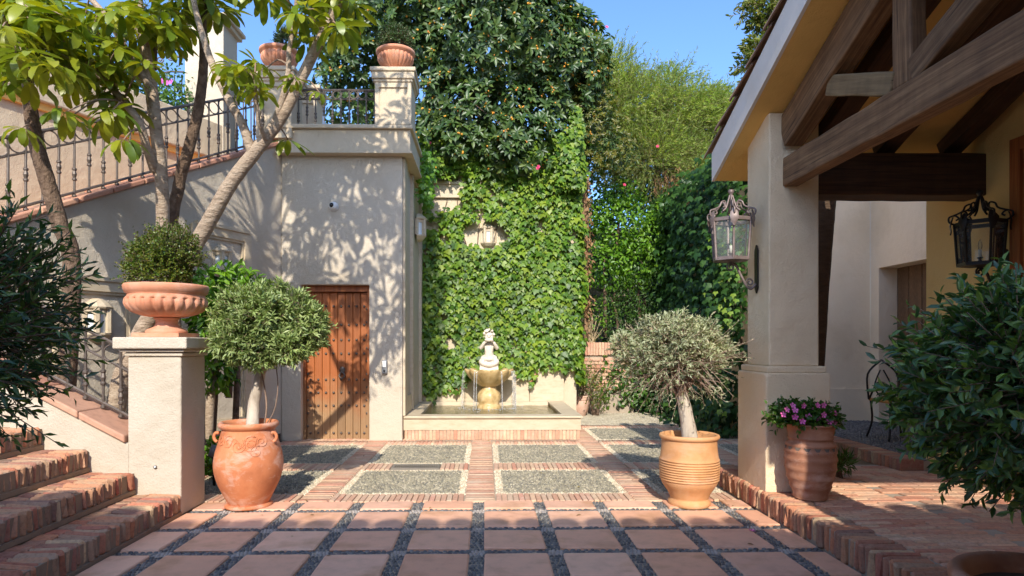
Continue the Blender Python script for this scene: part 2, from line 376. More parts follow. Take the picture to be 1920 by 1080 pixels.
def leaves(P, A, Nn, L, Wd, T):
    """vertices and triangles of leaves at P along axis A with normal hint Nn"""
    A = nrm(A); S = nrm(np.cross(A, Nn)); Z = np.cross(S, A); V, F = T
    L = np.broadcast_to(np.asarray(L, float), (len(P),)); Wd = np.broadcast_to(np.asarray(Wd, float), (len(P),))
    vv = P[:, None] + S[:, None] * (V[None, :, 0:1] * Wd[:, None, None]) + A[:, None] * (V[None, :, 1:2] * L[:, None, None]) + Z[:, None] * (V[None, :, 2:3] * L[:, None, None])
    ff = F[None] + (np.arange(len(P)) * len(V))[:, None, None]
    return vv.reshape(-1, 3), ff.reshape(-1, 3)
def merge(lst):
    vs = []; fs = []; o = 0
    for v, f in lst: vs.append(v); fs.append(f + o); o += len(v)
    return np.concatenate(vs), np.concatenate(fs)
def sticks(P0, P1, r0, r1):
    d = nrm(P1 - P0); ref = np.where(np.abs(d[:, 2:3]) < .9, np.array([[0, 0, 1.]]), np.array([[1., 0, 0]]))
    a = nrm(np.cross(d, ref)); b = np.cross(d, a); rows = []
    for base, r in ((P0, r0), (P1, r1)):
        rr = np.broadcast_to(np.asarray(r, float), (len(P0),))[:, None]
        for k in range(3):
            t = 2 * pi * k / 3; rows.append(base + (a * cos(t) + b * sin(t)) * rr)
    V = np.stack(rows, 1).reshape(-1, 3)
    F = np.array([(0, 1, 4), (0, 4, 3), (1, 2, 5), (1, 5, 4), (2, 0, 3), (2, 3, 5)])
    return V, (F[None] + (np.arange(len(P0)) * 6)[:, None, None]).reshape(-1, 3)
def rdir(n, g): return nrm(g.normal(size=(n, 3)))
def lumps(D, g, n=14, amt=.16, sharp=7):
    K = rdir(n, g); s = np.zeros(len(D)); a = g.uniform(-.6, 1, n)
    for k in range(n): s += a[k] * np.exp(sharp * (D @ K[k] - 1))
    return 1 + amt * s
def shoot_crown(c, rad, n, per, L, Wd, T, seed, inner=(.35, .7), lump=.16, bend=.25, up=.15, spread=.8, t0=.3, tw=.004, skip=None, dirs=None):
    g = np.random.default_rng(seed); c = np.array(c, float); rad = np.array(rad, float)
    D = rdir(n, g) if dirs is None else dirs(n, g)
    n = len(D); R1 = lumps(D, g, 16, lump) * g.uniform(.82, 1.06, n)
    P1 = c + D * rad * R1[:, None]; P0 = c + D * rad * g.uniform(*inner, n)[:, None]
    d = nrm(nrm(P1 - P0) + g.normal(size=(n, 3)) * bend + np.array([0, 0, up])); ln = np.linalg.norm(P1 - P0, axis=1) * g.uniform(.8, 1.25, n)
    P1 = P0 + d * ln[:, None]
    if skip is not None:
        k = ~skip(P1); P0, P1, d, D = P0[k], P1[k], d[k], D[k]; n = len(P0)
    t = np.linspace(t0, 1, per)[None, :] + g.uniform(-.04, .04, (n, per))
    PP = (P0[:, None] + (P1 - P0)[:, None] * t[..., None]).reshape(-1, 3)
    dd = np.repeat(d, per, 0); side = nrm(np.cross(dd, g.normal(size=dd.shape)))
    ax = dd * g.uniform(.5, 1.0, len(dd))[:, None] + side * spread * g.uniform(.5, 1.1, len(dd))[:, None]
    nn = np.repeat(D, per, 0) * .8 + g.normal(size=dd.shape) * .55 + np.array([0, 0, .5])
    LL = L * g.uniform(.65, 1.2, len(dd))
    lv = leaves(PP, ax, nn, LL, LL * (Wd / L) * g.uniform(.85, 1.15, len(dd)), T)
    return lv, sticks(P0, P1, tw, tw * .5)
def blob_leaves(blobs, n, L, Wd, T, seed, down=.4, out=.6, shell=(.7, 1.02), lump=.2, keep=None, jit=.5, face=1.0):
    g = np.random.default_rng(seed); B = np.array(blobs, float); ar = (B[:, 3] * B[:, 5]) ** 1.0; ar /= ar.sum(); res = []
    for b, a in zip(B, ar):
        k = max(4, int(n * a)); D = rdir(k, g); r = lumps(D, g, 14, lump) * g.uniform(*shell, k)
        P = b[:3] + D * b[3:6] * r[:, None]
        if keep is not None:
            q = keep(P); P = P[q]; D = D[q]; k = len(P)
            if k == 0: continue
        A = D * out + np.array([0, 0, -down]) + g.normal(size=(k, 3)) * jit; nn = D * face + np.array([0, -.2, .6]) + g.normal(size=(k, 3)) * .45
        LL = L * g.uniform(.65, 1.25, k); res.append(leaves(P, A, nn, LL, LL * (Wd / L), T))
    return merge(res)

# ---- brick meshes: a few worn variants, all unit size about the centre
def chamfer_box(seed, jit=.05, ch=.10, sx=1, sy=1, sz=1):
    """unit box with chamfered edges; ch is in metres/size per axis"""
    q = random.Random(seed); mb = MB(); cx, cy, cz = ch / sx, ch / sy, ch / sz; vs = []; idx = {}
    for X in (-1, 1):
        for Y in (-1, 1):
            for Z in (-1, 1):
                jx, jy, jz = (q.uniform(-jit, jit) for _ in range(3))
                for a in range(3):
                    p = [X * .5, Y * .5, Z * .5]; c = (cx, cy, cz)
                    for k in range(3):
                        if k != a: p[k] -= (X, Y, Z)[k] * c[k]
                    idx[(X, Y, Z, a)] = len(vs); vs.append((p[0] + jx * .25, p[1] + jy * .6, p[2] + jz * .3))
    fs = []
    for a in range(3):
        for s in (-1, 1):
            o = [k for k in range(3) if k != a]; loop = []
            for (i, j) in ((-1, -1), (1, -1), (1, 1), (-1, 1)):
                k = [0, 0, 0]; k[a] = s; k[o[0]] = i; k[o[1]] = j; loop.append(idx[(*k, a)])
            fs.append(tuple(loop))
    for a in range(3):
        o = [k for k in range(3) if k != a]
        for i in (-1, 1):
            for j in (-1, 1):
                k1 = [0, 0, 0]; k1[a] = -1; k1[o[0]] = i; k1[o[1]] = j; k2 = list(k1); k2[a] = 1
                fs.append((idx[(*k1, o[0])], idx[(*k2, o[0])], idx[(*k2, o[1])], idx[(*k1, o[1])]))
    for X in (-1, 1):
        for Y in (-1, 1):
            for Z in (-1, 1): fs.append((idx[(X, Y, Z, 0)], idx[(X, Y, Z, 1)], idx[(X, Y, Z, 2)]))
    me = bpy.data.meshes.new('piece'); me.from_pydata(vs, [], fs); me.update()
    import bmesh
    bm = bmesh.new(); bm.from_mesh(me); bmesh.ops.recalc_face_normals(bm, faces=bm.faces); bm.to_mesh(me); bm.free()
    return me
VAR = {}
def variants(key, m, n, jit, ch, s):
    if key not in VAR:
        l = []
        for i in range(n):
            me = chamfer_box(hash_(key) + i, jit, ch, *s); me.materials.append(m); l.append(me)
        VAR[key] = l
    return VAR[key]
def hash_(s): return sum(ord(c) * (i + 3) for i, c in enumerate(s)) % 9999
def piece(name, key, m, c, s, parent, rz=0, tilt=.0, jit=.06, ch=.006, nvar=6, kind=None):
    me = rnd.choice(variants(key, m, nvar, jit, ch, s))
    o = bpy.data.objects.new(name, me); C.objects.link(o)
    o.parent = parent; o.matrix_parent_inverse = wm(parent).inverted()
    o.location = c; o.scale = s
    o.rotation_euler = (rnd.uniform(-tilt, tilt), rnd.uniform(-tilt, tilt), rz + rnd.uniform(-tilt, tilt))
    return o
def boxes_np(Cn, S):
    u = np.array([(-1, -1, -1), (1, -1, -1), (1, 1, -1), (-1, 1, -1), (-1, -1, 1), (1, -1, 1), (1, 1, 1), (-1, 1, 1)], float) * .5
    u2 = u.copy(); u2[4:, :2] *= .9
    f = np.array([(4, 5, 6), (4, 6, 7), (0, 1, 5), (0, 5, 4), (1, 2, 6), (1, 6, 5), (2, 3, 7), (2, 7, 6), (3, 0, 4), (3, 4, 7)])
    V = Cn[:, None] + u2[None] * S[:, None]
    return V.reshape(-1, 3), (f[None] + (np.arange(len(Cn)) * 8)[:, None, None]).reshape(-1, 3)

# ================================================================ SETTING
g = MB().box(-60, 60, -40, 90, -.5, -.03).build('ground', mortar); struct(g)
floor = MB().box(-2.47, 6.2, -3, 15.5, -.028, -.004).add([], []).build('courtyard_floor', mortar); struct(floor)
S0 = .523; X0 = -.055; Y0 = 5.26; BW = .10
# terracotta tiles with pebble bands between
cols_x = [X0 + S0 * k for k in range(-5, 6)]
rows_y = [Y0 - S0 * k for k in range(0, 9)]
for i in range(len(cols_x) - 1):
    xa, xb = cols_x[i] + BW / 2, cols_x[i + 1] - BW / 2
    xa = max(xa, -2.455); xb = min(xb, 2.27)
    if xb - xa < .05: continue
    spans = [(Y0 + BW / 2 - .01, 5.55)] + [(rows_y[k + 1] + BW / 2, rows_y[k] - BW / 2) for k in range(len(rows_y) - 1)]
    for ya, yb in spans:
        piece('terracotta_tile', 'tile', tile_m, ((xa + xb) / 2, (ya + yb) / 2, .001 + rnd.uniform(-.004, .003)), (xb - xa, yb - ya, .03), floor, 0, .006, .03, .007)
# pebbles
def dome():
    v = []; 
    for r, z in ((1.0, 0), (.78, .62)):
        for k in range(7): v.append((r * cos(2 * pi * k / 7), r * sin(2 * pi * k / 7), z))
    v.append((0, 0, .95)); f = []
    for k in range(7):
        a, b = k, (k + 1) % 7; f += [(a, b, 7 + b), (a, 7 + b, 7 + a), (7 + a, 7 + b, 14)]
    return np.array(v), np.array(f)
DOME = dome()
def pebbles(name, rects, m, sx, sy, ax=.55, h=.02, jit=.25, seed=1, z=-.004, rot=.35, parent=floor):
    g = np.random.default_rng(seed); P = []
    for (x0, x1, y0, y1) in rects:
        nx = max(1, round((x1 - x0) / sx)); ny = max(1, round((y1 - y0) / sy))
        gx, gy = np.meshgrid(x0 + (np.arange(nx) + .5) * (x1 - x0) / nx, y0 + (np.arange(ny) + .5) * (y1 - y0) / ny)
        gx = gx + (np.arange(ny) % 2)[:, None] * sx * .4
        P.append(np.stack([gx.ravel(), gy.ravel()], 1))
    P = np.concatenate(P); n = len(P); P = P + g.uniform(-1, 1, P.shape) * np.array([sx, sy]) * jit
    a = g.normal(0, rot, n); V, F = DOME
    k = g.uniform(.85, 1.2, n)[:, None]
    x = V[None, :, 0] * sx * ax * k; y = V[None, :, 1] * sy * ax * k
    X = P[:, 0:1] + x * np.cos(a)[:, None] - y * np.sin(a)[:, None]; Y = P[:, 1:2] + x * np.sin(a)[:, None] + y * np.cos(a)[:, None]
    Z = z + V[None, :, 2] * h * g.uniform(.7, 1.25, n)[:, None] + 0 * X
    return npmesh(name, np.stack([X, Y, Z], -1).reshape(-1, 3), (F[None] + (np.arange(n) * len(V))[:, None, None]).reshape(-1, 3), m, parent, 'stuff', True)
cross = []; vb = []; hb = []
for x in cols_x:
    if x - BW / 2 < -2.46 or x + BW / 2 > 2.3: continue
    ys = [5.55] + rows_y
    vb.append((x - BW / 2, x + BW / 2, rows_y[0] + BW / 2, 5.55))
    for k in range(len(rows_y) - 1): vb.append((x - BW / 2, x + BW / 2, rows_y[k + 1] + BW / 2, rows_y[k] - BW / 2))
    for y in rows_y[:-1]: cross.append((x - BW / 2, x + BW / 2, y - BW / 2, y + BW / 2))
for i in range(len(cols_x) - 1):
    for y in rows_y[:-1]: hb.append((max(-2.46, cols_x[i] + BW / 2), min(2.27, cols_x[i + 1] - BW / 2), y - BW / 2, y + BW / 2))
hb = [h for h in hb if h[1] - h[0] > .05]
pebbles('dark_pebbles', vb, peb_dark, .026, .042, .46, .013, .2, 3, rot=.2)
pebbles('dark_pebbles', hb, peb_dark, .042, .028, .46, .013, .2, 4, rot=.2)
pebbles('beige_pebbles', cross, peb_beige, .024, .045, .50, .013, .15, 5, rot=.2)
# pebble panels framed in white, brick bands between
PX = [(-2.90, -1.67), (-1.38, -.19), (.10, 1.33), (1.62, 2.86), (3.15, 4.4), (4.69, 5.9)]
PY = [(5.83, 6.97), (7.33, 8.72), (9.10, 10.40)]
BD = .07
grey = []; whit = []
for i, (xa, xb) in enumerate(PX):
    for j, (ya, yb) in enumerate(PY):
        if j == 2 and i < 3: continue
        if i >= 3 and j == 0: xb_ = min(xb, 2.25) if i == 3 else None
        else: xb_ = xb
        if xb_ is None: continue
        grey.append((xa + BD, xb_ - BD, ya + BD, yb - BD))
        whit += [(xa, xb_, ya, ya + BD), (xa, xb_, yb - BD, yb), (xa, xa + BD, ya + BD, yb - BD), (xb_ - BD, xb_, ya + BD, yb - BD)]
pebbles('grey_pebbles', grey, peb_grey, .029, .024, .56, .020, .35, 6, rot=.8)
pebbles('white_pebbles', whit, peb_white, .021, .021, .55, .014, .3, 7, rot=1)
pebbles('pale_pebbles', [(1.55, 6.1, 10.75, 13.6)], peb_pale, .042, .034, .56, .016, .3, 8, rot=1)
def brow(x0, x1, y0, y1, alongx, single):
    """a band of bricks on edge; alongx: bricks are long in x"""
    wd = .052; n = max(1, round(((y1 - y0) if alongx else (x1 - x0)) / wd)); out = []
    for k in range(n):
        if alongx:
            st = (y1 - y0) / n; c = ((x0 + x1) / 2, y0 + st * (k + .5), 0); s = (x1 - x0 - .008, st - .006, .03)
        else:
            st = (x1 - x0) / n; c = (x0 + st * (k + .5), (y0 + y1) / 2, 0); s = (st - .006, y1 - y0 - .008, .03)
        out.append((c, s))
    return out
single = []; joint = []
for (xa, xb) in PX[:4]:
    xb2 = min(xb, 2.25)
    single += brow(xa, xb2, 5.56, 5.83, False, 1); single += brow(xa, xb2, 6.97, 7.33, False, 1) if not xa == -1.38 else brow(-1.38, -1.06, 6.97, 7.33, False, 1) + brow(-.50, -.19, 6.97, 7.33, False, 1)
for (xa, xb) in PX: 
    joint += brow(xa, xb, 8.72, 9.06, False, 0)
    if xa > 1.5: joint += brow(xa, xb, 10.42, 10.72, False, 0)
for xa, xb in ((-1.67, -1.38), (-.19, .10), (1.33, 1.62), (2.86, 3.15), (4.40, 4.69)):
    y1 = 9.06 if xb < 1.4 else 10.72
    ya = 5.56 if xb < 2.2 else 6.1
    joint += brow(xa, xb, ya, y1, True, 0)
joint += brow(-3.2, -2.92, 5.7, 9.0, True, 0)
joint += brow(-2.90, -1.0, 9.08, 9.40, False, 0)
for c, s in single: piece('brick', 'pave', pave_m, (c[0], c[1], .0 + rnd.uniform(-.003, .003)), s, floor, 0, .004, .04, .004)
Cn = np.array([c for c, s in joint]); Cn[:, 2] += rng.uniform(-.004, .003, len(Cn)); v_, f_ = boxes_np(Cn, np.array([s for c, s in joint]))
npmesh('brick_paving', v_, f_, pave_m, floor, 'stuff')
fd = thing('drain_grate', 'grey slotted metal drain grate let into the brick band before the door', 'drain grate', (-.78, 7.15, 0))
mb = MB()
for k in range(22): mb.box(-1.03 + k * .0235, -1.018 + k * .0235, 7.06, 7.24, -.004, .014)
mb.build('slat', steel, fd, kind='stuff')
MB().box(-1.05, -.51, 7.03, 7.06, -.004, .016).box(-1.05, -.51, 7.24, 7.27, -.004, .016).box(-1.05, -1.03, 7.06, 7.24, -.004, .016).box(-.53, -.51, 7.06, 7.24, -.004, .016).build('frame', steel, fd)

_g = np.random.default_rng(44); _n = 46; _P = np.stack([_g.uniform(-2.3, 2.2, _n), _g.uniform(3.9, 9.0, _n), _g.uniform(.022, .03, _n)], 1)
npmesh('fallen_leaves', *leaves(_P, np.stack([_g.normal(size=_n), _g.normal(size=_n), 0 * _P[:, 0]], 1), np.tile([.1, .1, 1.], (_n, 1)), _g.uniform(.018, .05, _n), _g.uniform(.01, .022, _n), OVAL), leafmat('fallen_leaf', [(.30, .20, .06), (.20, .12, .05), (.40, .30, .08), (.14, .09, .05)], .7, .1), floor, 'stuff')
# ---------------------------------------------------------------- garden bed behind the wing wall
bed = MB().prism([(-6.5, 5.55, -.02), (-2.95, 5.55, -.02), (-2.93, 9.2, -.02), (-6.5, 9.2, -.02)], (0, 0, .14)).build('planting_bed', soil); struct(bed)

# ================================================================ HOUSE WITH THE DOOR
hs = thing('house', 'cream stuccoed house block holding the studded wooden door and a balcony on top', 'house', (-2.0, 9.1, 0))
YW = 9.06
mb = MB()
mb.prism([(-2.92, YW, 0), (-2.92, YW, 4.13), (-1.19, YW, 4.13), (-1.19, YW, 0), (-1.665, YW, 0), (-1.665, YW, 2.25), (-2.64, YW, 2.25), (-2.64, YW, 0)], (0, .34, 0))
mb.box(-2.92, -1.19, 9.4, 13.5, 0, 4.13)
bevel(mb.build('wall', white_st, hs), .012, 2)
# overhanging parapet, its mouldings and piers
bevel(MB().box(-2.93, -1.06, 8.93, 13.5, 4.13, 4.44).build('parapet', cream, hs), .012, 2)
bevel(MB().box(-2.90, -1.02, 8.88, 13.5, 4.44, 4.50).build('ledge', cream, hs), .012, 2)
MB().box(-2.95, -1.03, 8.90, 13.5, 4.10, 4.13).build('cornice', cream, hs)
def pier(x0, x1, y0, y1, z0, z1, parent, m=cream):
    f = .055
    p = MB().box(x0, x1, y0, y1, z0, z1 - .2)
    # raised frame round a sunk panel on the front
    p.box(x0, x0 + f, y0 - .022, y0, z0, z1 - .2).box(x1 - f, x1, y0 - .022, y0, z0, z1 - .2).box(x0 + f, x1 - f, y0 - .022, y0, z1 - .27, z1 - .2).box(x0 + f, x1 - f, y0 - .022, y0, z0, z0 + .07)
    o = p.build('pier', m, parent)
    c = MB().box(x0 - .02, x1 + .02, y0 - .04, y1 + .02, z1 - .2, z1 - .16).box(x0 - .045, x1 + .045, y0 - .06, y1 + .045, z1 - .16, z1 - .06).box(x0 - .065, x1 + .065, y0 - .08, y1 + .065, z1 - .06, z1).build('pier_cap', m, parent)
    bevel(c, .012, 2); return o
pier(-1.55, -1.04, 8.90, 9.40, 4.5, 5.29, hs)
pier(-3.22, -2.72, 8.90, 9.40, 4.3, 5.29, hs)
pier(-2.98, -2.62, 9.85, 10.2, 4.5, 5.42, hs)
# side wall facing the fountain: pilasters and a string course
mb = MB().box(-1.19, -1.155, 9.12, 9.40, .36, 4.09).box(-1.19, -1.14, 10.0, 10.12, .36, 4.09).box(-1.19, -1.14, 11.3, 11.56, .36, 4.09)
mb.box(-1.189, -1.16, 9.41, 9.99, .36, .62).build('pilaster', stone, hs)
# door
dr = MB().box(-2.645, -2.60, 9.16, 9.30, 0, 2.25).box(-1.71, -1.66, 9.16, 9.30, 0, 2.25).box(-2.60, -1.71, 9.16, 9.30, 2.16, 2.25).build('door', door_m, hs)
for k in range(8):
    a = -2.60 + k * .89 / 8
    piece('plank', 'plank', door_m, (a + .89 / 16, 9.25 + rnd.uniform(-.003, .003), 1.08), (.89 / 8 - .004, .06, 2.15), dr, 0, 0, .01, .006)
mb = MB()
rows = [.10, .50, .69, .88, 1.26, 1.46, 1.68, 1.95]
for z in rows:
    for k in range(8): mb.ball((-2.60 + (k + .5) * .89 / 8, 9.212, z), .019, 8, 4, (1, .8, 1))
for z in np.arange(.2, 2.1, .19): mb.ball((-1.725, 9.212, z), .019, 8, 4, (1, .8, 1)); mb.ball((-2.585, 9.212, z), .019, 8, 4, (1, .8, 1))
mb.build('studs', iron, dr, True, 'stuff')
mb = MB().ball((-2.08, 9.20, 1.02), .045, 12, 6, (1, .5, 1.2)).tube(catmull([(-2.08, 9.19, 1.0), (-2.12, 9.17, .94), (-2.08, 9.165, .90), (-2.04, 9.17, .94), (-2.08, 9.19, 1.0)]), .012, 6)
mb.build('knocker', iron, dr, True)
MB().box(-2.64, -1.665, 9.08, 9.395, -.02, .012).build('threshold', pave_m, hs)
# small fittings on the walls
def cupola_light(c, nrmx, nrmy, label, group='arched stone wall lights', s=1.0):
    """little stone wall lantern with arched frosted openings"""
    t = thing('wall_light', label, 'wall light', c, group)
    n = Vector((nrmx, nrmy, 0)).normalized(); side = Vector((-n.y, n.x, 0)); c = Vector(c); c = c - n * .012
    def half(r, z, rr=1):
        return [c + side * (r * s * cos(pi * k / 6)) + n * (r * s * sin(pi * k / 6)) + Vector((0, 0, z * s)) for k in range(7)]
    prof = [(.03, -.20), (.08, -.17), (.115, -.13), (.115, -.115)]
    def shell(prof, name, m):
        mb = MB(); rings = [half(r, z) for r, z in prof]
        vs = [p for q in rings for p in q]; fs = [(i * 7 + k, i * 7 + k + 1, (i + 1) * 7 + k + 1, (i + 1) * 7 + k) for i in range(len(prof) - 1) for k in range(6)]
        fs += [tuple(range(7))[::-1], tuple(range(len(vs) - 7, len(vs)))]
        return mb.add(vs, fs).build(name, m, t)
    shell(prof, 'base', stone); shell([(.088, -.115), (.088, .09)], 'glass', frost_m)
    shell([(.12, .085), (.128, .10), (.10, .13), (.045, .17), (.02, .175)], 'roof', stone)
    shell([(.10, .045), (.104, .09)], 'arch_band', stone)
    for k in range(0, 7, 2):
        a = pi * k / 6; p = c + side * (.098 * s * cos(a)) + n * (.098 * s * sin(a))
        wd = .026
        MB().tube([p + Vector((0, 0, -.115 * s)), p + Vector((0, 0, .088 * s))], wd * s, 6).build('mullion', stone, t)
    for k in range(1, 6, 2):
        a = pi * (k) / 6
    return t
cupola_light((-1.14, 10.75, 3.40), 1, 0, 'stone wall light on the house side wall facing the fountain', s=1.3)
cm = thing('security_camera', 'small white dome camera with a black lens on the house wall', 'security camera', (-2.17, YW, 3.38))
MB().ball((-2.17, YW - .03, 3.375), .062, 16, 10, (1, .9, 1)).build('housing', white_pl, cm, True)
MB().tube([(-2.17, YW + .01, 3.37), (-2.17, YW - .03, 3.37)], [.07, .066], 16).build('mount', white_pl, cm, True)
MB().ball((-2.185, YW - .065, 3.38), .036, 14, 8).build('lens', black_pl, cm, True)
ic = thing('intercom', 'narrow grey intercom box on the wall to the right of the door', 'intercom', (-1.44, YW, 1.06))
bevel(MB().box(-1.482, -1.40, YW - .05, YW + .003, .97, 1.17).build('body', grey_pl, ic), .02, 3)
bevel(MB().box(-1.468, -1.414, YW - .058, YW - .048, 1.07, 1.155).build('panel', white_pl, ic), .01, 2)
MB().ball((-1.441, YW - .05, 1.015), .016, 10, 6).build('button', black_pl, ic, True)

# ================================================================ railings
def baluster_mesh(h, knot=.5, r=.011):
    mb = MB(); k = knot * h
    mb.lathe([(r, 0), (r * 1.9, .005), (r * 1.9, .02), (r, .03), (r, k - .07), (r * 1.9, k - .06), (r * 1.9, k - .045), (r * 1.2, k - .035), (r * 2.0, k), (r * 1.2, k + .035), (r * 1.9, k + .045), (r * 1.9, k + .06), (r, k + .07), (r, h)], (0, 0, 0), 8)
    me = bpy.data.meshes.new('baluster'); me.from_pydata(mb.v, [], mb.f); me.materials.append(iron); return me
def ring_mesh(rad, r=.008):
    mb = MB(); pts = [Vector((rad * cos(2 * pi * k / 20), 0, rad * sin(2 * pi * k / 20))) for k in range(21)]
    mb.tube(pts, r, 6, False); me = bpy.data.meshes.new('ring'); me.from_pydata(mb.v, [], mb.f); me.materials.append(iron); return me
def railing(p0, p1, n, h, ring, label, name='railing', group='wrought iron railings', ends=True, r=.011, m=iron):
    """p0, p1: feet of the end posts (on the slope); rings run between the two upper rails"""
    p0 = Vector(p0); p1 = Vector(p1); t = thing(name, label, 'railing', p0, group)
    d = p1 - p0; hd = Vector((d.x, d.y, 0)).normalized(); ang = math.atan2(hd.y, hd.x); up = Vector((0, 0, 1))
    for nm, z, rr in (('top_rail', h, .017), ('ring_rail', h - ring - .02, .011), ('bottom_rail', .05, .014)):
        MB().tube([p0 + up * z, p1 + up * z], rr, 6).build(nm, m, t)
    bms = [baluster_mesh(h - ring - .02, k, r) for k in (.42, .62)]; rm = ring_mesh(ring / 2 * .93, .0075)
    for i in range(n + 1):
        q = p0 + d * (i / n)
        o = link('baluster', bms[i % 2], t); o.matrix_basis = Matrix.Translation(q)
        MB().tube([q + up * (h - ring - .02), q + up * h], r, 6).build('stud_bar', m, t)
        if i < n:
            c = p0 + d * ((i + .5) / n) + up * (h - ring / 2 - .01)
            o = link('ring', rm, t); o.matrix_basis = Matrix.Translation(c) @ Matrix.Rotation(ang, 4, 'Z')
    return t
railing((-2.70, 9.15, 4.5), (-1.60, 9.15, 4.5), 9, .58, .115, 'short level iron railing with rings between the two urn piers of the balcony')

# ================================================================ STAIR WALL (rises obliquely to the house corner)
A0 = Vector((-2.92, 9.085, 0)); DS = Vector((-.42, -.9075, 0)); NS = Vector((.9075, -.42, 0))   # along the wall, towards the yard
def SW(t, off, z): q = A0 + DS * t + NS * off; return Vector((q.x, q.y, z))
ztop = lambda t: 4.27 - .497 * t
sw = thing('stair_wall', 'cream stair side wall with framed panels rising to the balcony', 'wall', SW(2, 0, 0))
mb = MB().prism([SW(-.3, 0, 0), SW(5.2, 0, 0), SW(5.2, 0, ztop(5.2)), SW(0, 0, ztop(0)), SW(-.3, 0, ztop(0))], -NS * .3)
bevel(mb.build('wall', white_st, sw), .01, 2)
n = 14
for k in range(n):   # coping tiles
    ta = 5.1 * k / n; tb = 5.1 * (k + 1) / n - .012
    mb = MB().prism([SW(ta, .05, ztop(ta) + .002), SW(tb, .05, ztop(tb) + .002), SW(tb, .05, ztop(tb) + .062), SW(ta, .05, ztop(ta) + .062)], -NS * .40)
    bevel(mb.build('coping_tile', cope_m, sw), .012, 2)
def panel(t0, t1, z0, z1):
    f = .11; o = MB()
    for a, b, c, d in ((t0, t1, z1 - f, z1), (t0, t1, z0, z0 + f), (t0, t0 + f, z0 + f, z1 - f), (t1 - f, t1, z0 + f, z1 - f)):
        o.prism([SW(a, .002, c), SW(b, .002, c), SW(b, .002, d), SW(a, .002, d)], NS * .045)
    e = .03; t0 += f; t1 -= f; z0 += f; z1 -= f
    for a, b, c, d in ((t0, t1, z1 - e, z1), (t0, t1, z0, z0 + e), (t0, t0 + e, z0 + e, z1 - e), (t1 - e, t1, z0 + e, z1 - e)):
        o.prism([SW(a, .002, c), SW(b, .002, c), SW(b, .002, d), SW(a, .002, d)], NS * .025)
    o.prism([SW(t0 - .06, .07, z1 + f - .002), SW(t1 + .06, .07, z1 + f - .002), SW(t1 + .06, .07, z1 + f + .04), SW(t0 - .06, .07, z1 + f + .04)], -NS * .068)
    return o.build('panel_frame', stone, sw)
panel(.62, 1.55, .30, 2.87); panel(2.25, 3.15, .30, 2.06)
cupola_light(SW(1.09, 0, 2.47), NS.x, NS.y, 'stone wall light in the framed panel nearer the door, left of the leaning trunk', s=1.15)
cupola_light(SW(2.70, 0, 1.66), NS.x, NS.y, 'stone wall light in the lower panel left of the terracotta urn on the gate pier', s=1.25)
railing(SW(4.7, -.10, ztop(4.7) + .062), SW(.12, -.10, ztop(.12) + .062), 30, .74, .16, 'long sloping iron railing with rings climbing the oblique stair wall', r=.012)
# stairs behind it and the terrace wall beyond
st = thing('upper_stairs', 'terracotta stairs behind the sloping railing', 'stairs', SW(2, -1, 0))
for k in range(22):
    ta = k * .24; z = ztop(ta) - .12
    MB().prism([SW(ta, -.305, 0), SW(ta + .24, -.305, 0), SW(ta + .24, -.305, z), SW(ta, -.305, z)], -NS * 1.1).build('step', cope_m, st)
tw = thing('terrace_wall', 'plain cream retaining wall with a heavy band along its top at upper left', 'wall', SW(2, -1.4, 0))
mb = MB().prism([SW(-.3, -1.41, 0), SW(6, -1.41, 0), SW(6, -1.41, 4.22), SW(-.3, -1.41, 4.22)], -NS * .35)
mb.build('wall', cream, tw)
bevel(MB().prism([SW(-.3, -1.30, 4.22), SW(6, -1.30, 4.22), SW(6, -1.30, 4.77), SW(-.3, -1.30, 4.77)], -NS * .5).build('band', cream, tw), .015, 2)
MB().prism([SW(-.3, -1.36, 4.14), SW(6, -1.36, 4.14), SW(6, -1.36, 4.22), SW(-.3, -1.36, 4.22)], -NS * .1).build('moulding', ochre_st, tw)
ut = MB().prism([SW(-.3, -1.8, 0), SW(6, -1.8, 0), SW(6, -9, 0), SW(-.3, -9, 0)], (0, 0, 4.6)).build('upper_terrace', mortar); struct(ut)
# tall gate pillar, gate scrollwork, more railing beside it
gp = thing('gate_pillar', 'tall square cream pillar with a flat cap standing against the sky', 'pillar', (-4.3, 9.9, 4.6))
bevel(MB().box(-4.62, -4.03, 9.75, 10.3, 3.9, 6.40).build('shaft', white_st, gp), .012, 2)
bevel(MB().box(-4.72, -3.93, 9.65, 10.4, 6.40, 6.46).box(-4.68, -3.97, 9.69, 10.36, 6.33, 6.40).build('cap', cream, gp), .01, 2)
gt = thing('iron_gate', 'wrought iron gate top with curling scrolls left of the tall pillar', 'gate', (-5.3, 10.1, 4.7))
def scroll(c, r, turns=1.4, a0=0, dirn=1, n=22, plane='xz'):
    pts = []
    for i in range(n):
        f = i / (n - 1); a = a0 + dirn * f * turns * 2 * pi; q = r * (1 - .8 * f)
        pts.append(Vector(c) + (Vector((cos(a) * q, 0, sin(a) * q)) if plane == 'xz' else Vector((0, cos(a) * q, sin(a) * q))))
    return pts
YG = 10.05
for off in (0, -.17):
    pts = [W(345, 88, YG), W(310, 82, YG), W(280, 74, YG), W(245, 72, YG), W(215, 78, YG), W(180, 95, YG), W(140, 120, YG)]
    MB().tube(catmull([p + Vector((0, 0, off)) for p in pts]), .018, 6).build('arch_bar', iron, gt, True)
for u, v, r, tt in ((312, 93, .05, 1), (250, 92, .05, 1), (300, 112, .06, 1.5), (320, 108, .05, 1.5), (255, 100, .06, 1.5), (270, 92, .05, 1.3), (225, 100, .06, 1.5)):
    MB().tube(scroll(W(u, v, YG), r, tt, 0, 1 if u % 2 else -1), .010, 6).build('scroll', iron, gt, True)
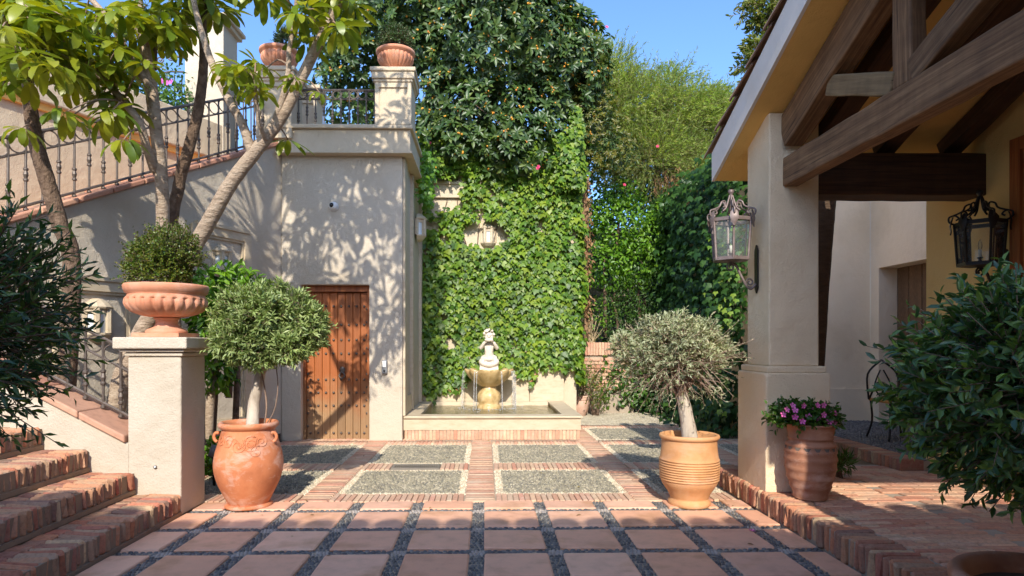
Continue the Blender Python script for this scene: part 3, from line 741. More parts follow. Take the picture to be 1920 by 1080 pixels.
for u in range(215, 345, 14):
    a = W(u, 140, YG); MB().tube([Vector((a.x, YG, 4.6)), Vector((a.x, YG, a.z))], .010, 6).build('bar', iron, gt)
pts = [W(345, 135, YG), W(320, 134, YG), W(290, 140, YG)]
MB().tube(pts, .014, 6).build('cross_bar', iron, gt)
railing((-3.98, 10.1, 4.35), (-3.25, 10.1, 4.35), 6, 1.1, .16, 'taller iron railing against the sky right of the tall pillar', group='wrought iron railings')

# ================================================================ LOWER LEFT: brick steps, wing wall, gate pier
YS = 5.16
bs = thing('brick_steps', 'weathered brick steps climbing left beside the white wing wall', 'steps', (-2.6, 4, 0))
RZ = .182; TD = .37
for s in range(6):
    xf = -2.47 - s * TD; zt = RZ * (s + 1); ymin = max(2.6, (xf + .05) / -.79 if s else 2.9) - .3
    MB().box(xf - TD * 1.02 - (3 if s == 5 else .0), xf - .012, 1.6, YS - .002, 0 if s == 0 else RZ * s - .01, zt - .016).build('step_core', mortar_dk, bs)
    y = YS - .006; k = 0
    while y > ymin:
        wd = rnd.uniform(.047, .062); hh = rnd.uniform(.138, .152)
        piece('brick', 'old', brick_m, (xf - .122 + rnd.uniform(-.006, .004), y - wd / 2, zt - hh / 2 + rnd.uniform(-.004, .003)), (.245 + rnd.uniform(-.012, .012), wd - .011, hh), bs, 0, .022, .22, .013, 12)
        if s < 5 and k % 2 == 0:
            piece('brick', 'old2', brick_m, (xf - .308, y - .055 + rnd.uniform(-.006, .006), zt - .03 + rnd.uniform(-.004, .002)), (.122, .100, .06), bs, 0, .015, .12, .010, 8)
        y -= wd; k += 1
    MB().box(xf - .03, xf + .003, 1.6, YS - .003, RZ * s + .001, zt - .146).build('mortar_strip', mortar_dk, bs)
ww = thing('wing_wall', 'white wing wall with a sloping terracotta coping beside the brick steps', 'wall', (-3.4, 5.35, 0))
zc = lambda x: .60 + (-2.92 - x) * .53
mb = MB().prism([(-2.90, YS, 0), (-2.90, YS, zc(-2.90)), (-4.8, YS, zc(-4.8)), (-4.8, YS, 0)], (0, .40, 0)); mb.build('wall', white_st, ww)
for k in range(5):
    xa = -2.915 - k * .375; xb = xa - .368
    bevel(MB().prism([(xa, YS - .035, zc(xa) + .002), (xb, YS - .035, zc(xb) + .002), (xb, YS - .035, zc(xb) + .062), (xa, YS - .035, zc(xa) + .062)], (0, .46, 0)).build('coping_tile', cope_m, ww), .012, 2)
bevel(MB().prism([(-2.475, YS - .001, 0), (-2.475, YS - .001, .15), (-2.91, YS - .001, .15), (-2.91, YS - .001, 0)], (0, .003, 0)).build('base_patch', white_st, ww), .001)
sp = thing('step_light', 'small round step light on the white wall beside the lowest brick steps', 'light', (-2.68, YS, .40))
MB().tube([(-2.68, YS + .01, .40), (-2.68, YS - .012, .40)], [.014, .014], 14).build('bezel', steel, sp, True)
MB().ball((-2.68, YS - .010, .40), .009, 10, 6).build('lens', frost_m, sp, True)
railing((-4.6, 5.42, zc(-4.6) + .07), (-2.96, 5.42, zc(-2.96) + .07), 11, .60, .15, 'sloping iron railing with rings descending the wing wall to the urn pier', r=.012)
gpn = thing('gate_pier', 'square white stuccoed pier carrying the terracotta urn at the foot of the steps', 'pier', (-2.69, 5.37, 0))
bevel(MB().box(-2.905, -2.475, YS, 5.60, 0, 1.30).build('shaft', white_st, gpn), .012, 2)
bevel(MB().box(-2.925, -2.455, YS - .02, 5.62, 1.30, 1.33).box(-2.95, -2.43, YS - .045, 5.645, 1.335, 1.36).box(-2.985, -2.395, YS - .08, 5.68, 1.362, 1.455).build('cap', white_st, gpn), .01, 2)

# ================================================================ POTS AND URNS
def smoothprof2(pr):
    a = pr[:1]; q = catmull([(x, 0, z) for x, z in pr[:6]], 4); return [(p.x, p.z) for p in q] + pr[6:]
def gad(n, amt, i0, i1):
    return lambda i, a: 1 - (amt * abs(sin(n * a / 2)) ** 6 if i0 <= i <= i1 else 0)
def urn(c, label, r=.33, foot=True, name='urn', mat_=pot_urn, soil_z=None, flip=False):
    t = thing(name, label, 'urn', c, 'terracotta urns on piers'); s = r / .33
    if foot:
        MB().box(c[0] - .19 * s, c[0] + .19 * s, c[1] - .19 * s, c[1] + .19 * s, c[2] + .001, c[2] + .035 * s).build('plinth', mat_, t)
        MB().lathe([(.16, .034), (.165, .05), (.15, .065), (.105, .085), (.085, .11), (.085, .145), (.10, .155), (.10, .165), (.06, .17)], c, 32).build('foot', mat_, t, True)
        pr = [(.06, .168), (.16, .175), (.255, .205), (.305, .245), (.322, .285), (.315, .325), (.296, .345), (.296, .36), (.315, .372), (.325, .40), (.33, .425), (.322, .44), (.295, .435), (.28, .41), (.05, .40)]
    else:
        MB().lathe([(.13, .001), (.135, .03), (.12, .045), (.115, .06)], c, 32).build('foot', mat_, t, True)
        pr = [(.10, .05), (.17, .09), (.25, .16), (.295, .23), (.30, .28), (.285, .31), (.285, .325), (.315, .335), (.325, .36), (.322, .385), (.295, .385), (.28, .35), (.05, .34)]
    pr = [(a * s, b * s) for a, b in pr]
    mb = MB().lathe(smoothprof2(pr), c, 216, gad(24, .07, 2, 19)); mb.build('bowl', mat_, t, True)
    MB().lathe([(.001, 0), (.28 * s, .001)], (c[0], c[1], c[2] + pr[-3][1] - .03 * s), 24).build('soil', soil, t)
    return t
UC = (-2.70, 5.38, 1.457)
urn(UC, 'wide footed terracotta urn with a round bush on the white gate pier')
urn((-1.295, 9.13, 5.291), 'terracotta urn bowl with a small dark shrub on the right balcony pier', .285, False)
urn((-2.97, 9.13, 5.291), 'empty looking terracotta urn bowl behind the tree branches on the left balcony pier', .285, False)
def pot(c, prof, label, m, rings=None, group='terracotta pots', wob=0, soilz=.06):
    t = thing('plant_pot', label, 'pot', c, group); g_ = random.Random(len(label)); tab = [1 + g_.uniform(-wob, wob) for _ in range(len(prof))]
    MB().lathe([(r * tab[i], z) for i, (r, z) in enumerate(prof)], c, 48).build('body', m, t, True)
    rt, zt = max(prof[-3:], key=lambda p: p[1]); 
    MB().lathe([(.001, .012), (rt * .55, .006), (rt * .93, 0)], (c[0], c[1], c[2] + zt - soilz), 24).build('soil', soil, t)
    return t
def smoothprof(pts, n=5):
    q = catmull([(a, 0, b) for a, b in pts], n); return [(p.x, p.z) for p in q]
LP = (-2.035, 5.45, .006)
t = pot(LP, [(.001, .02), (.17, .02)] + smoothprof([(.165, .03), (.20, .10), (.255, .22), (.283, .34), (.275, .45), (.245, .56), (.222, .64), (.215, .665)]) + [(.225, .672), (.245, .69), (.248, .712), (.235, .728), (.212, .725), (.205, .70), (.205, .64)], 'big orange terracotta jar with scroll relief and lug handles on the left', pot_red)
MB().lathe([(.15, 0), (.195, .004), (.198, .02), (.175, .034), (.15, .034)], LP, 40).build('saucer', pot_red, t, True)
for sx in (-1, 1):
    a = radians_ = (pi if sx < 0 else .0) ; 
    p = lambda r, z, a=a: Vector((LP[0] + r * cos(a), LP[1] - .08 + r * sin(a), LP[2] + z))
    MB().tube(catmull([p(.222, .64), p(.250, .638), p(.264, .61), p(.256, .58), p(.238, .565)]), .014, 8).build('handle', pot_red, t, True)
def on_pot(a, z):
    zs = [.03, .10, .22, .34, .45, .56, .64, .665]; rs = [.165, .20, .255, .283, .275, .245, .222, .215]
    r = float(np.interp(z, zs, rs)) + .002; return Vector((LP[0] + r * cos(a), LP[1] + r * sin(a), LP[2] + z))
mb = MB()
for a0, z0, r0, dr_, tr in ((-1.95, .58, .055, 1, 1.6), (-1.55, .55, .06, -1, 1.7), (-1.15, .56, .07, 1, 1.9), (-.80, .58, .05, -1, 1.5), (-2.3, .59, .05, -1, 1.5), (-1.0, .50, .05, 1, 1.6)):
    pts = []
    for i in range(26):
        f = i / 25; aa = dr_ * f * tr * 2 * pi + 1; q = r0 * (1 - .85 * f); pts.append(on_pot(a0 + q * cos(aa) / .24, z0 + q * sin(aa)))
    mb.tube(pts, .0045, 5)
for a0, a1 in ((-2.15, -1.75), (-1.7, -1.3), (-1.35, -.95)):
    mb.tube([on_pot(a0 + (a1 - a0) * i / 12, .61 - .06 * sin(pi * i / 12) + .02 * sin(2 * pi * i / 12)) for i in range(13)], .0045, 5)
mb.build('scroll_relief', pot_red, t, True, 'stuff')
RP = (1.77, 5.42, .003)
rb = []
for i in range(9): z = .235 + i * .021; r_ = float(np.interp(z, [.10, .22, .34, .42], [.19, .243, .252, .247])); rb += [(r_ - .007, z - .0105), (r_ - .002, z - .007), (r_ + .005, z - .002), (r_ + .004, z + .004)]
t = pot(RP, [(.001, .0), (.165, .0), (.178, .012), (.178, .045), (.162, .058)] + smoothprof([(.158, .07), (.185, .125), (.225, .185), (.238, .215)]) + rb + smoothprof([(.245, .42), (.236, .48), (.232, .54), (.233, .575)]) + [(.243, .58), (.255, .597), (.25, .615), (.236, .62), (.222, .612), (.215, .58), (.21, .54)], 'tan terracotta pot with ribbed belly and stepped foot by the porch kerb', pot_tan)
FP = (2.57, 4.92, .183)
bp = [(.001, 0), (.115, 0), (.122, .008)]
for i, (r_, z) in enumerate([(.125, .02), (.15, .10), (.172, .17), (.185, .24), (.19, .31), (.188, .37), (.18, .42)]):
    bp += [(r_ - .004, z - .012), (r_ + .004, z), (r_ + .001, z + .018)]
bp += [(.158, .45), (.156, .47), (.165, .475), (.166, .485), (.160, .49), (.172, .545), (.178, .575), (.186, .58), (.184, .592), (.168, .592), (.16, .56)]
t = pot(FP, bp, 'brown banded terracotta pot of pink flowers standing before the porch column', pot_dark, soilz=.03)
mb = MB()
for k in range(16):
    a = 2 * pi * k / 16; b_ = 2 * pi * (k + 1) / 16; r_ = .1905
    P_ = lambda aa, z, r: Vector((FP[0] + r * cos(aa), FP[1] + r * sin(aa), FP[2] + z))
    mb.add([P_(a, .432, .178), P_(b_, .432, .178), P_((a + b_) / 2, .372, .1925)], [(0, 1, 2)])
mb.build('zigzag_band', speck('pot_glaze', [(.10, .075, .06), (.16, .12, .09)], 20, .8, 0), t, kind='stuff')
BP = (1.84, 12.25, .0)
pot(BP, [(.001, 0), (.12, 0)] + smoothprof([(.125, .01), (.17, .10), (.195, .20), (.20, .27), (.19, .31)]) + [(.20, .315), (.20, .335), (.188, .34), (.195, .36), (.205, .40), (.19, .40), (.17, .37)], 'pale pinkish terracotta pot just right of the fountain basin', pot_pale)
NP = (1.93, 2.08, .003)
pot(NP, [(.001, 0), (.17, 0)] + smoothprof([(.175, .01), (.22, .15), (.26, .32), (.275, .45), (.27, .53)]) + [(.285, .54), (.305, .565), (.305, .59), (.29, .605), (.265, .60), (.25, .57), (.245, .5)], 'terracotta pot whose rim shows in the lower right corner', pot_dark)
MP = (-1.90, 1.95, .003)
pot(MP, [(.001, 0), (.17, 0)] + smoothprof([(.175, .01), (.21, .15), (.24, .32), (.25, .45), (.245, .53)]) + [(.26, .54), (.275, .565), (.275, .59), (.26, .605), (.24, .60), (.23, .57), (.225, .5)], 'terracotta pot under the dark leafy bush at the left edge', pot_dark)

# ================================================================ POTTED PLANTS
def plant(name, label, cat, loc, crowns, mat_leaf, mat_twig, trunk=None, group=None, trunk_m=bark_pale, extra=None):
    t = thing(name, label, cat, loc, group)
    v, f = merge([c[0] for c in crowns]); npmesh('foliage', v, f, mat_leaf, t, 'stuff')
    v, f = merge([c[1] for c in crowns]); npmesh('twigs', v, f, mat_twig, t, 'stuff')
    if trunk: MB().tube(catmull(trunk[0], 5), trunk[1], 12, wob=.05).build('trunk', trunk_m, t, True)
    return t
# left olive: full and green
c1 = Vector((-1.885, 5.5, 1.515))
def clumps(c, offs, rad, n, per, L, Wd, seed, tw, **kw):
    out = []
    for i, (x, y, z, k) in enumerate(offs):
        out.append(shoot_crown((c[0] + x, c[1] + y, c[2] + z), (rad[0] * k, rad[1] * k, rad[2] * k), int(n * k * k), per, L, Wd, LANCE, seed + i, (.25, .85), .3, .5, .3, .8, .22, tw, **kw))
    return out
CL = [(-.30, 0, -.03, 1.0), (.30, .02, -.02, 1.0), (0, -.22, .10, 1.05), (.02, .25, .08, 1.0), (-.16, -.12, .21, .95), (.20, -.05, .20, .9), (-.05, -.22, -.14, 1.0), (.24, -.20, -.12, .85), (-.27, -.20, -.10, .85), (.0, .0, .0, 1.1), (-.40, -.05, .10, .6), (.42, -.05, .08, .6), (.03, -.05, .32, .6)]
CL = [(a * .86 + .02, b * .9, c_ * .95, k * 1.06) for a, b, c_, k in CL]
cr = clumps(c1, CL, (.225, .23, .18), 190, 12, .064, .0165, 210, .003)
tr = plant('olive_tree', 'full green clipped olive ball growing from the orange jar', 'olive tree', (LP[0], LP[1], .66), cr, lf_olive, twig_m, ([(LP[0] + .03, LP[1], .62), (-2.03, 5.55, .86), (-2.0, 5.55, 1.0), (-1.95, 5.55, 1.25), (-1.9, 5.55, 1.5)], [.058, .05, .046, .04, .02]), 'clipped olive trees')
for e in ((-2.2, 5.5, 1.45), (-1.65, 5.45, 1.45), (-1.95, 5.75, 1.6), (-1.85, 5.35, 1.4)):
    MB().tube(catmull([(-1.98, 5.55, 1.10), Vector((-1.95, 5.55, 1.22)).lerp(Vector(e), .5), e], 4), [.024, .016, .007], 7).build('limb', bark, tr, True)
MB().tube(catmull([(-1.93, 5.52, .68), (-1.90, 5.50, .85), (-1.93, 5.52, 1.05), (-1.96, 5.5, 1.2)], 5), .008, 6).tube(catmull([(-1.92, 5.50, .68), (-1.82, 5.45, .82), (-1.78, 5.43, 1.02), (-1.80, 5.45, 1.2)], 5), .005, 6).build('sucker', twig_m, tr, True)
# right olive: sparse, silvery, twiggy below
c2 = Vector((1.63, 5.42, 1.235))
def twiggy(n, g):
    D = rdir(n * 2, g); keep = g.random(len(D)) < np.clip(.62 + .5 * D[:, 2], .18, 1); return D[keep][:n]
CR = [(-.30, 0, -.01, 1.0), (.28, .02, .0, 1.0), (0, -.22, .08, 1.05), (.02, .25, .06, 1.0), (-.16, -.12, .15, .95), (.20, -.05, .15, .95), (-.05, -.22, -.08, .9), (.22, -.20, -.06, .8), (-.27, -.18, -.05, .85), (-.42, -.05, .06, .6), (.42, -.05, .02, .6), (.0, .0, .22, .7)]
CR = [(a * .95 - .02, b * .9, c_ * 1.0 + .085, k * 1.03) for a, b, c_, k in CR]
cr = clumps(c2, CR, (.225, .23, .17), 150, 10, .046, .0125, 310, .0026, dirs=twiggy) + [shoot_crown(c2, (.50, .5, .36), 420, 4, .036, .010, LANCE, 32, (.3, .7), .2, .6, -.05, .8, .75, .0028)]
for k in range(10):   # long stray shoots on top
    pass
tr = plant('olive_tree', 'thin silvery olive ball with bare twigs growing from the tan pot', 'olive tree', (RP[0], RP[1], .55), cr, lf_olive2, twig_pink, ([(RP[0] + .01, RP[1], .53), (1.76, 5.42, .70), (1.73, 5.42, .86), (1.69, 5.42, 1.05)], [.072, .062, .056, .04]), 'clipped olive trees')
for e in ((1.32, 5.4, 1.25), (1.95, 5.4, 1.25), (1.6, 5.65, 1.4), (1.55, 5.2, 1.2), (1.8, 5.25, 1.3)):
    MB().tube(catmull([(1.71, 5.42, .92), Vector((1.69, 5.42, 1.04)).lerp(Vector(e), .5), e], 4), [.028, .017, .006], 7).build('limb', twig_m, tr, True)
# big leafy balls in the foreground, right and left
c3 = (1.98, 2.12, 1.23)
cr = [shoot_crown(c3, (.56, .50, .43), 780, 14, .047, .0165, OVAL, 41, (.4, .8), .22, .4, .25, .75, .2, .003),
      shoot_crown(c3, (.46, .42, .38), 420, 12, .047, .0165, OVAL, 42, (.1, .5), .1, .4, .2, .8, .2, .004)]
plant('leafy_bush', 'dark green leafy bush leaning in from the right edge over the terrace', 'bush', (NP[0], NP[1], .55), cr, lf_bush, twig_m, ([(NP[0], NP[1], .52), (1.95, 2.1, .8), (1.98, 2.12, 1.2)], [.04, .035, .015]), 'leafy balls in the foreground')
c4 = (-1.86, 1.95, 1.47)
cr = [shoot_crown(c4, (.57, .50, .43), 820, 13, .043, .013, LANCE, 51, (.4, .8), .22, .4, .25, .7, .2, .003),
      shoot_crown(c4, (.44, .40, .34), 480, 13, .043, .013, LANCE, 52, (.1, .5), .1, .4, .2, .8, .2, .004)]
plant('leafy_bush', 'dark bluish bush with narrow leaves cut off by the left edge', 'bush', (MP[0], MP[1], .55), cr, lf_bush, twig_m, ([(MP[0], MP[1], .52), (-1.88, 1.95, .9), (-1.86, 1.95, 1.4)], [.04, .035, .015]), 'leafy balls in the foreground')
# bush in the footed urn: tiny leaves, yellow tips
def upper(n, g):
    D = rdir(n * 2, g); return D[D[:, 2] > -.25][:n]
cr = [shoot_crown((UC[0] - .02, UC[1], 1.98), (.275, .27, .37), 1100, 12, .022, .013, OVAL, 61, (.4, .85), .4, .4, .5, .8, .2, .002, dirs=upper), shoot_crown((UC[0] - .16, UC[1], 2.06), (.17, .2, .27), 330, 12, .022, .013, OVAL, 64, (.4, .85), .3, .35, .5, .8, .2, .002, dirs=upper), shoot_crown((UC[0] + .10, UC[1] - .05, 2.10), (.19, .2, .29), 360, 12, .022, .013, OVAL, 65, (.4, .85), .3, .35, .5, .8, .2, .002, dirs=upper)]
plant('round_bush', 'small leaved bush with golden tips filling the footed urn', 'bush', (UC[0], UC[1], 1.85), cr, lf_box, twig_m)
cr = [shoot_crown((-1.295, 9.13, 5.76), (.24, .24, .30), 700, 10, .026, .012, OVAL, 62, (.3, .8), .2, .35, .3, .8, .2, .002, dirs=upper)]
plant('round_bush', 'small dark bush in the urn on the right balcony pier', 'bush', (-1.295, 9.13, 5.6), cr, lf_fig, twig_m)
cr = [shoot_crown((-2.88, 9.16, 5.74), (.17, .17, .22), 300, 9, .03, .013, OVAL, 63, (.3, .8), .2, .35, .3, .8, .2, .002, dirs=upper)]
plant('round_bush', 'thin dark shrub in the urn on the left balcony pier', 'bush', (-2.97, 9.13, 5.6), cr, lf_fig, twig_m)
# pink flowers
fpt = plant('pink_flowers', 'pink flowering plant with dark leaves in the brown banded pot', 'flowers', (FP[0], FP[1], .75), [shoot_crown((2.53, 4.92, .80), (.25, .2, .13), 420, 8, .042, .022, OVAL, 71, (.3, .8), .2, .4, .2, .8, .2, .002, dirs=upper)], lf_mid, twig_m)
def flower(c, n, r, parent, m=pink_m, name='blossom'):
    c = Vector(c); n = Vector(n).normalized(); a = n.orthogonal().normalized(); b = n.cross(a); mb = MB()
    vs = [c - n * r * .25]; 
    for k in range(5):
        for j, q in ((-.42, .75), (0, 1.0), (.42, .75)):
            t_ = 2 * pi * (k + j * .95) / 5; vs.append(c + (a * cos(t_) + b * sin(t_)) * r * q + n * r * .08 * rnd.uniform(-1, 1))
    fs = []
    for k in range(5): i = 1 + 3 * k; fs += [(0, i, i + 1), (0, i + 1, i + 2)]
    mb.add(vs, fs); return mb.build(name, m, parent)
gq = random.Random(5)
for u, v in ((1469, 777), (1487, 760), (1491, 769), (1507, 761), (1491, 782), (1516, 781), (1534, 760), (1545, 760), (1536, 787), (1553, 772), (1566, 776), (1565, 793), (1476, 768), (1524, 770), (1556, 790), (1505, 790), (1545, 778)):
    p = W(u, v, 4.74 + gq.uniform(-.03, .06)); flower(p, (gq.uniform(-.5, .4), -1, gq.uniform(-.2, .6)), .027, fpt)
tag(flower((1.98, 4.62, .022), (.2, -.1, 1), .03, None, pink_m, 'fallen_petal'), 'single pink blossom fallen on the pebble band by the kerb', 'blossom')

# ================================================================ FOUNTAIN
fo = thing('fountain', 'stone wall fountain with long basin and shell bowl', 'fountain', (.1, 10.3, 0))
XL, XR, YF, YB = -1.185, 1.40, 9.16, 11.58
mb = MB().box(XL, XR, YF + .012, YB, -.02, .002); mb.build('footing', mortar, fo)
bsn = MB()
bsn.box(XL, XR, YF, YF + .22, .145, .315).box(XL, XL + .2, YF + .22, YB, .0, .315).box(XR - .22, XR, YF + .22, YB, .0, .315).box(XL + .2, XR - .22, YF + .22, YB, 0, .09)
bsn.build('basin', stone, fo)
rim = MB().box(XL, XR + .03, YF - .03, YF + .25, .316, .352).box(XR - .25, XR + .03, YF + .25, YB - .02, .316, .352).box(XL, XL + .22, YF + .25, YB - .02, .316, .352)
bevel(rim.build('rim', stone, fo), .010, 2)
MB().box(XL + .2, XR - .22, 11.50, 11.56, .09, .34).build('back_kerb', stone, fo)
n_ = 50
for k in range(n_):
    x = XL + .01 + (XR - XL - .02) * (k + .5) / n_
    piece('brick', 'pave2', pave_m, (x, YF + .055 + rnd.uniform(-.003, .003), .072), ((XR - XL) / n_ - .007, .10, .14), fo, 0, .01, .05, .004)
MB().box(XL + .02, XR - .02, YF + .02, YF + .2, .001, .143).build('mortar_bed', mortar, fo)
# still water with low ripples
gx, gy = np.meshgrid(np.linspace(XL + .199, XR - .219, 60), np.linspace(YF + .219, 11.5, 50)); r_ = np.hypot(gx - .07, gy - 11.0)
gz = .275 + .006 * np.sin(r_ * 32) * np.exp(-r_ * 1.1) + .003 * np.sin(gx * 21 + gy * 9)
V = np.stack([gx, gy, gz], -1).reshape(-1, 3); ii = np.arange(49)[:, None] * 60 + np.arange(59)[None]; ii = ii.ravel()
npmesh('water', V, np.concatenate([np.stack([ii, ii + 1, ii + 61], 1), np.stack([ii, ii + 61, ii + 60], 1)]), water_m, fo, smooth=True)
FC = (.07, 11.10, 0)
MB().lathe([(.001, .09), (.205, .09), (.21, .30), (.195, .33), (.175, .34), (.195, .39), (.21, .46), (.20, .52), (.17, .56), (.13, .60), (.12, .66)], FC, 40, lambda i, a: 1 + (.03 * sin(8 * a) if 5 <= i <= 9 else 0)).build('bowl_pedestal', wetstone, fo, True)
def lobes(i, a):
    k = [0, .02, .06, .09, .11, .12, .12, .11, .06, 0][min(i, 9)]; return 1 + k * (abs(sin(6 * a)) - .6)
pr = [(.10, .64), (.17, .67), (.26, .73), (.34, .80), (.40, .88), (.425, .935), (.42, .955), (.40, .945), (.30, .92), (.02, .915)]
mb = MB().lathe(pr, FC, 96, lobes)
for i in range(len(mb.v)):
    x, y, z = mb.v[i]; r_ = math.hypot(x - FC[0], y - FC[1])
    if r_ > .3 and z > .86: a = math.atan2(y - FC[1], x - FC[0]); mb.v[i] = (x, y, z + .025 * (abs(sin(6 * a)) - .5))
mb.build('shell_bowl', wetstone, fo, True)
MB().lathe([(.001, 0), (.385, 0)], (FC[0], FC[1], .937), 40).build('bowl_water', water_m, fo)
gs = random.Random(3)
for k in range(20):
    a = -pi * gs.uniform(-.05, 1.05); a = round(a / (pi / 6)) * (pi / 6) + gs.uniform(-.07, .07); q = .42 + gs.uniform(0, .03)
    x, y = FC[0] + q * cos(a), FC[1] + q * sin(a); e = q + gs.uniform(.015, .05); x2, y2 = FC[0] + e * cos(a), FC[1] + e * sin(a)
    pts = [(x, y, .93), (x + (x2 - x) * .6, y + (y2 - y) * .6, .88), (x2, y2, .6), (x2 + (x2 - x) * .2, y2 + (y2 - y) * .2, .28)]
    rr = gs.uniform(.002, .0045)
    MB().tube(catmull(pts, 8), [rr * (1 + .5 * (j % 3 == 0)) for j in range(25)], 6).build('water_jet', stream_m, fo, True)
mb = MB()
for k in range(70):
    a = gs.uniform(0, 2 * pi); q = gs.uniform(.42, .60); mb.ball((FC[0] + q * cos(a), FC[1] - abs(q * sin(a)), .28 + gs.uniform(0, .02)), gs.uniform(.005, .012), 6, 4)
mb.build('splash_drops', stream_m, fo, True, 'stuff')
# stone back slab behind the basin
bk = thing('fountain_backboard', 'smooth cream stone slab wall showing below the ivy behind the fountain', 'wall', (.2, 11.6, 0))
for xa, xb in ((-1.18, -.52), (-.515, .25), (.255, .82), (.825, 1.46)):
    bevel(MB().box(xa, xb, 11.585, 11.66, 0, 1.5).build('slab', stone, bk), .006, 1)

# cherub statue, one continuous body
stt = thing('statue', 'pale stone cherub statue raising a shell to its mouth above the fountain bowl', 'statue', (FC[0], FC[1], .94))
SZ = .985
bevel(MB().box(FC[0] - .165, FC[0] + .165, FC[1] - .15, FC[1] + .15, .93, SZ + .025).build('plinth', statue_m, stt), .012, 2)
def skin(name, verts, edges, rad, m, parent, sub=2):
    me = bpy.data.meshes.new(name); me.from_pydata(verts, edges, []); me.materials.append(m); o = link(name, me, parent)
    o.modifiers.new('skin', 'SKIN'); sl = me.skin_vertices[0].data
    for i, r in enumerate(rad): sl[i].radius = (r, r) if not isinstance(r, tuple) else r
    sl[0].use_root = True
    s = o.modifiers.new('sub', 'SUBSURF'); s.levels = sub; s.render_levels = sub
    for md in o.modifiers:
        if md.type == 'SKIN': md.use_smooth_shade = True
    return o
fx, fy = FC[0], FC[1]
def q(x, y, z): return (fx + x, fy + y, SZ + z)
vts = [q(0, .02, .13), q(0, .01, .22), q(0, 0, .31), q(0, -.01, .385), q(0, -.01, .44), q(0, -.02, .485), q(0, -.02, .56), q(0, -.01, .625),
       q(.085, -.01, .40), q(.155, -.05, .325), q(.075, -.115, .455),
       q(-.085, -.01, .40), q(-.16, -.05, .33), q(-.06, -.115, .465),
       q(.09, -.05, .115), q(.15, -.12, .10), q(.09, -.16, .06), q(.02, -.17, .045),
       q(-.09, -.05, .115), q(-.15, -.12, .10), q(-.09, -.16, .06), q(-.02, -.17, .045)]
edg = [(0, 1), (1, 2), (2, 3), (3, 4), (4, 5), (5, 6), (6, 7), (3, 8), (8, 9), (9, 10), (3, 11), (11, 12), (12, 13), (0, 14), (14, 15), (15, 16), (16, 17), (0, 18), (18, 19), (19, 20), (20, 21)]
rad = [.105, .088, .085, .082, .045, .06, .088, .06, .042, .036, .026, .042, .036, .026, .075, .062, .045, .03, .075, .062, .045, .03]
skin('body', vts, edg, rad, statue_m, stt)
for sx in (-1, 1):   # hands: palm with five fingers each, closed round the shell
    for k in range(5):
        b0 = Vector(q(sx * .068, -.118, .462)); off = Vector((0, -.006 - .004 * k, -.022 + .011 * k)) if k < 4 else Vector((-sx * .005, .012, .012))
        e1 = b0 + off + Vector((-sx * .022, -.016, .006)); e2 = e1 + Vector((-sx * (.016 - .002 * abs(k - 1.5)), .004, .006))
        MB().tube(catmull([b0 + off * .3, b0 + off, e1, e2], 3), [.010, .009, .008, .006], 7).build('finger', statue_m, stt, True)
    ev = Vector(q(sx * .03, -.098, .565)); MB().ball(ev, .012, 8, 6).build('eye', statue_m, stt, True)
    MB().ball(q(sx * .087, -.01, .55), .022, 8, 6, (.5, .8, 1)).build('ear', statue_m, stt, True)
    MB().ball(q(sx * .045, -.085, .53), .028, 8, 6, (1, .7, 1)).build('cheek', statue_m, stt, True)
MB().ball(q(0, -.108, .542), .016, 8, 6, (.9, 1, 1.2)).build('nose', statue_m, stt, True)
MB().ball(q(0, -.105, .508), .014, 8, 6, (1.6, .6, .5)).build('mouth', statue_m, stt, True)
mb = MB().lathe([(.01, -.05), (.028, -.035), (.036, -.01), (.032, .015), (.04, .04), (.03, .045), (.01, .035)], (0, 0, 0), 16, lambda i, a: 1 + .08 * sin(8 * a))
for i in range(len(mb.v)):
    x, y, z = mb.v[i]; mb.v[i] = q(z * 1.5, -.150 + y, .487 + x)
mb.build('shell', statue_m, stt, True)
mb = MB(); gs = random.Random(9)
for k in range(46):
    d = Vector((gs.gauss(0, 1), gs.gauss(0, 1), gs.gauss(0, 1))).normalized()
    if d.z < -.1 or (d.y < -.55 and d.z < .55): continue
    mb.ball(Vector(q(0, -.015, .585)) + Vector((d.x * .088, d.y * .09, d.z * .085)), .024, 7, 5)
mb.build('curls', statue_m, stt, True, 'stuff')
mb = MB()
for sx in (-1, 1):
    mb.tube(catmull([q(sx * .05, .02, .19), q(sx * .10, -.05, .17), q(sx * .11, -.12, .12), q(sx * .13, -.10, .03)], 5), [.042, .046, .042, .038], 10)
mb.tube(catmull([q(-.1, -.05, .17), q(0, -.10, .15), q(.1, -.05, .17)], 6), .038, 10).tube(catmull([q(-.12, -.11, .06), q(0, -.16, .06), q(.12, -.11, .06)], 6), .05, 10)
mb.build('drapery', statue_m, stt, True, 'stuff')

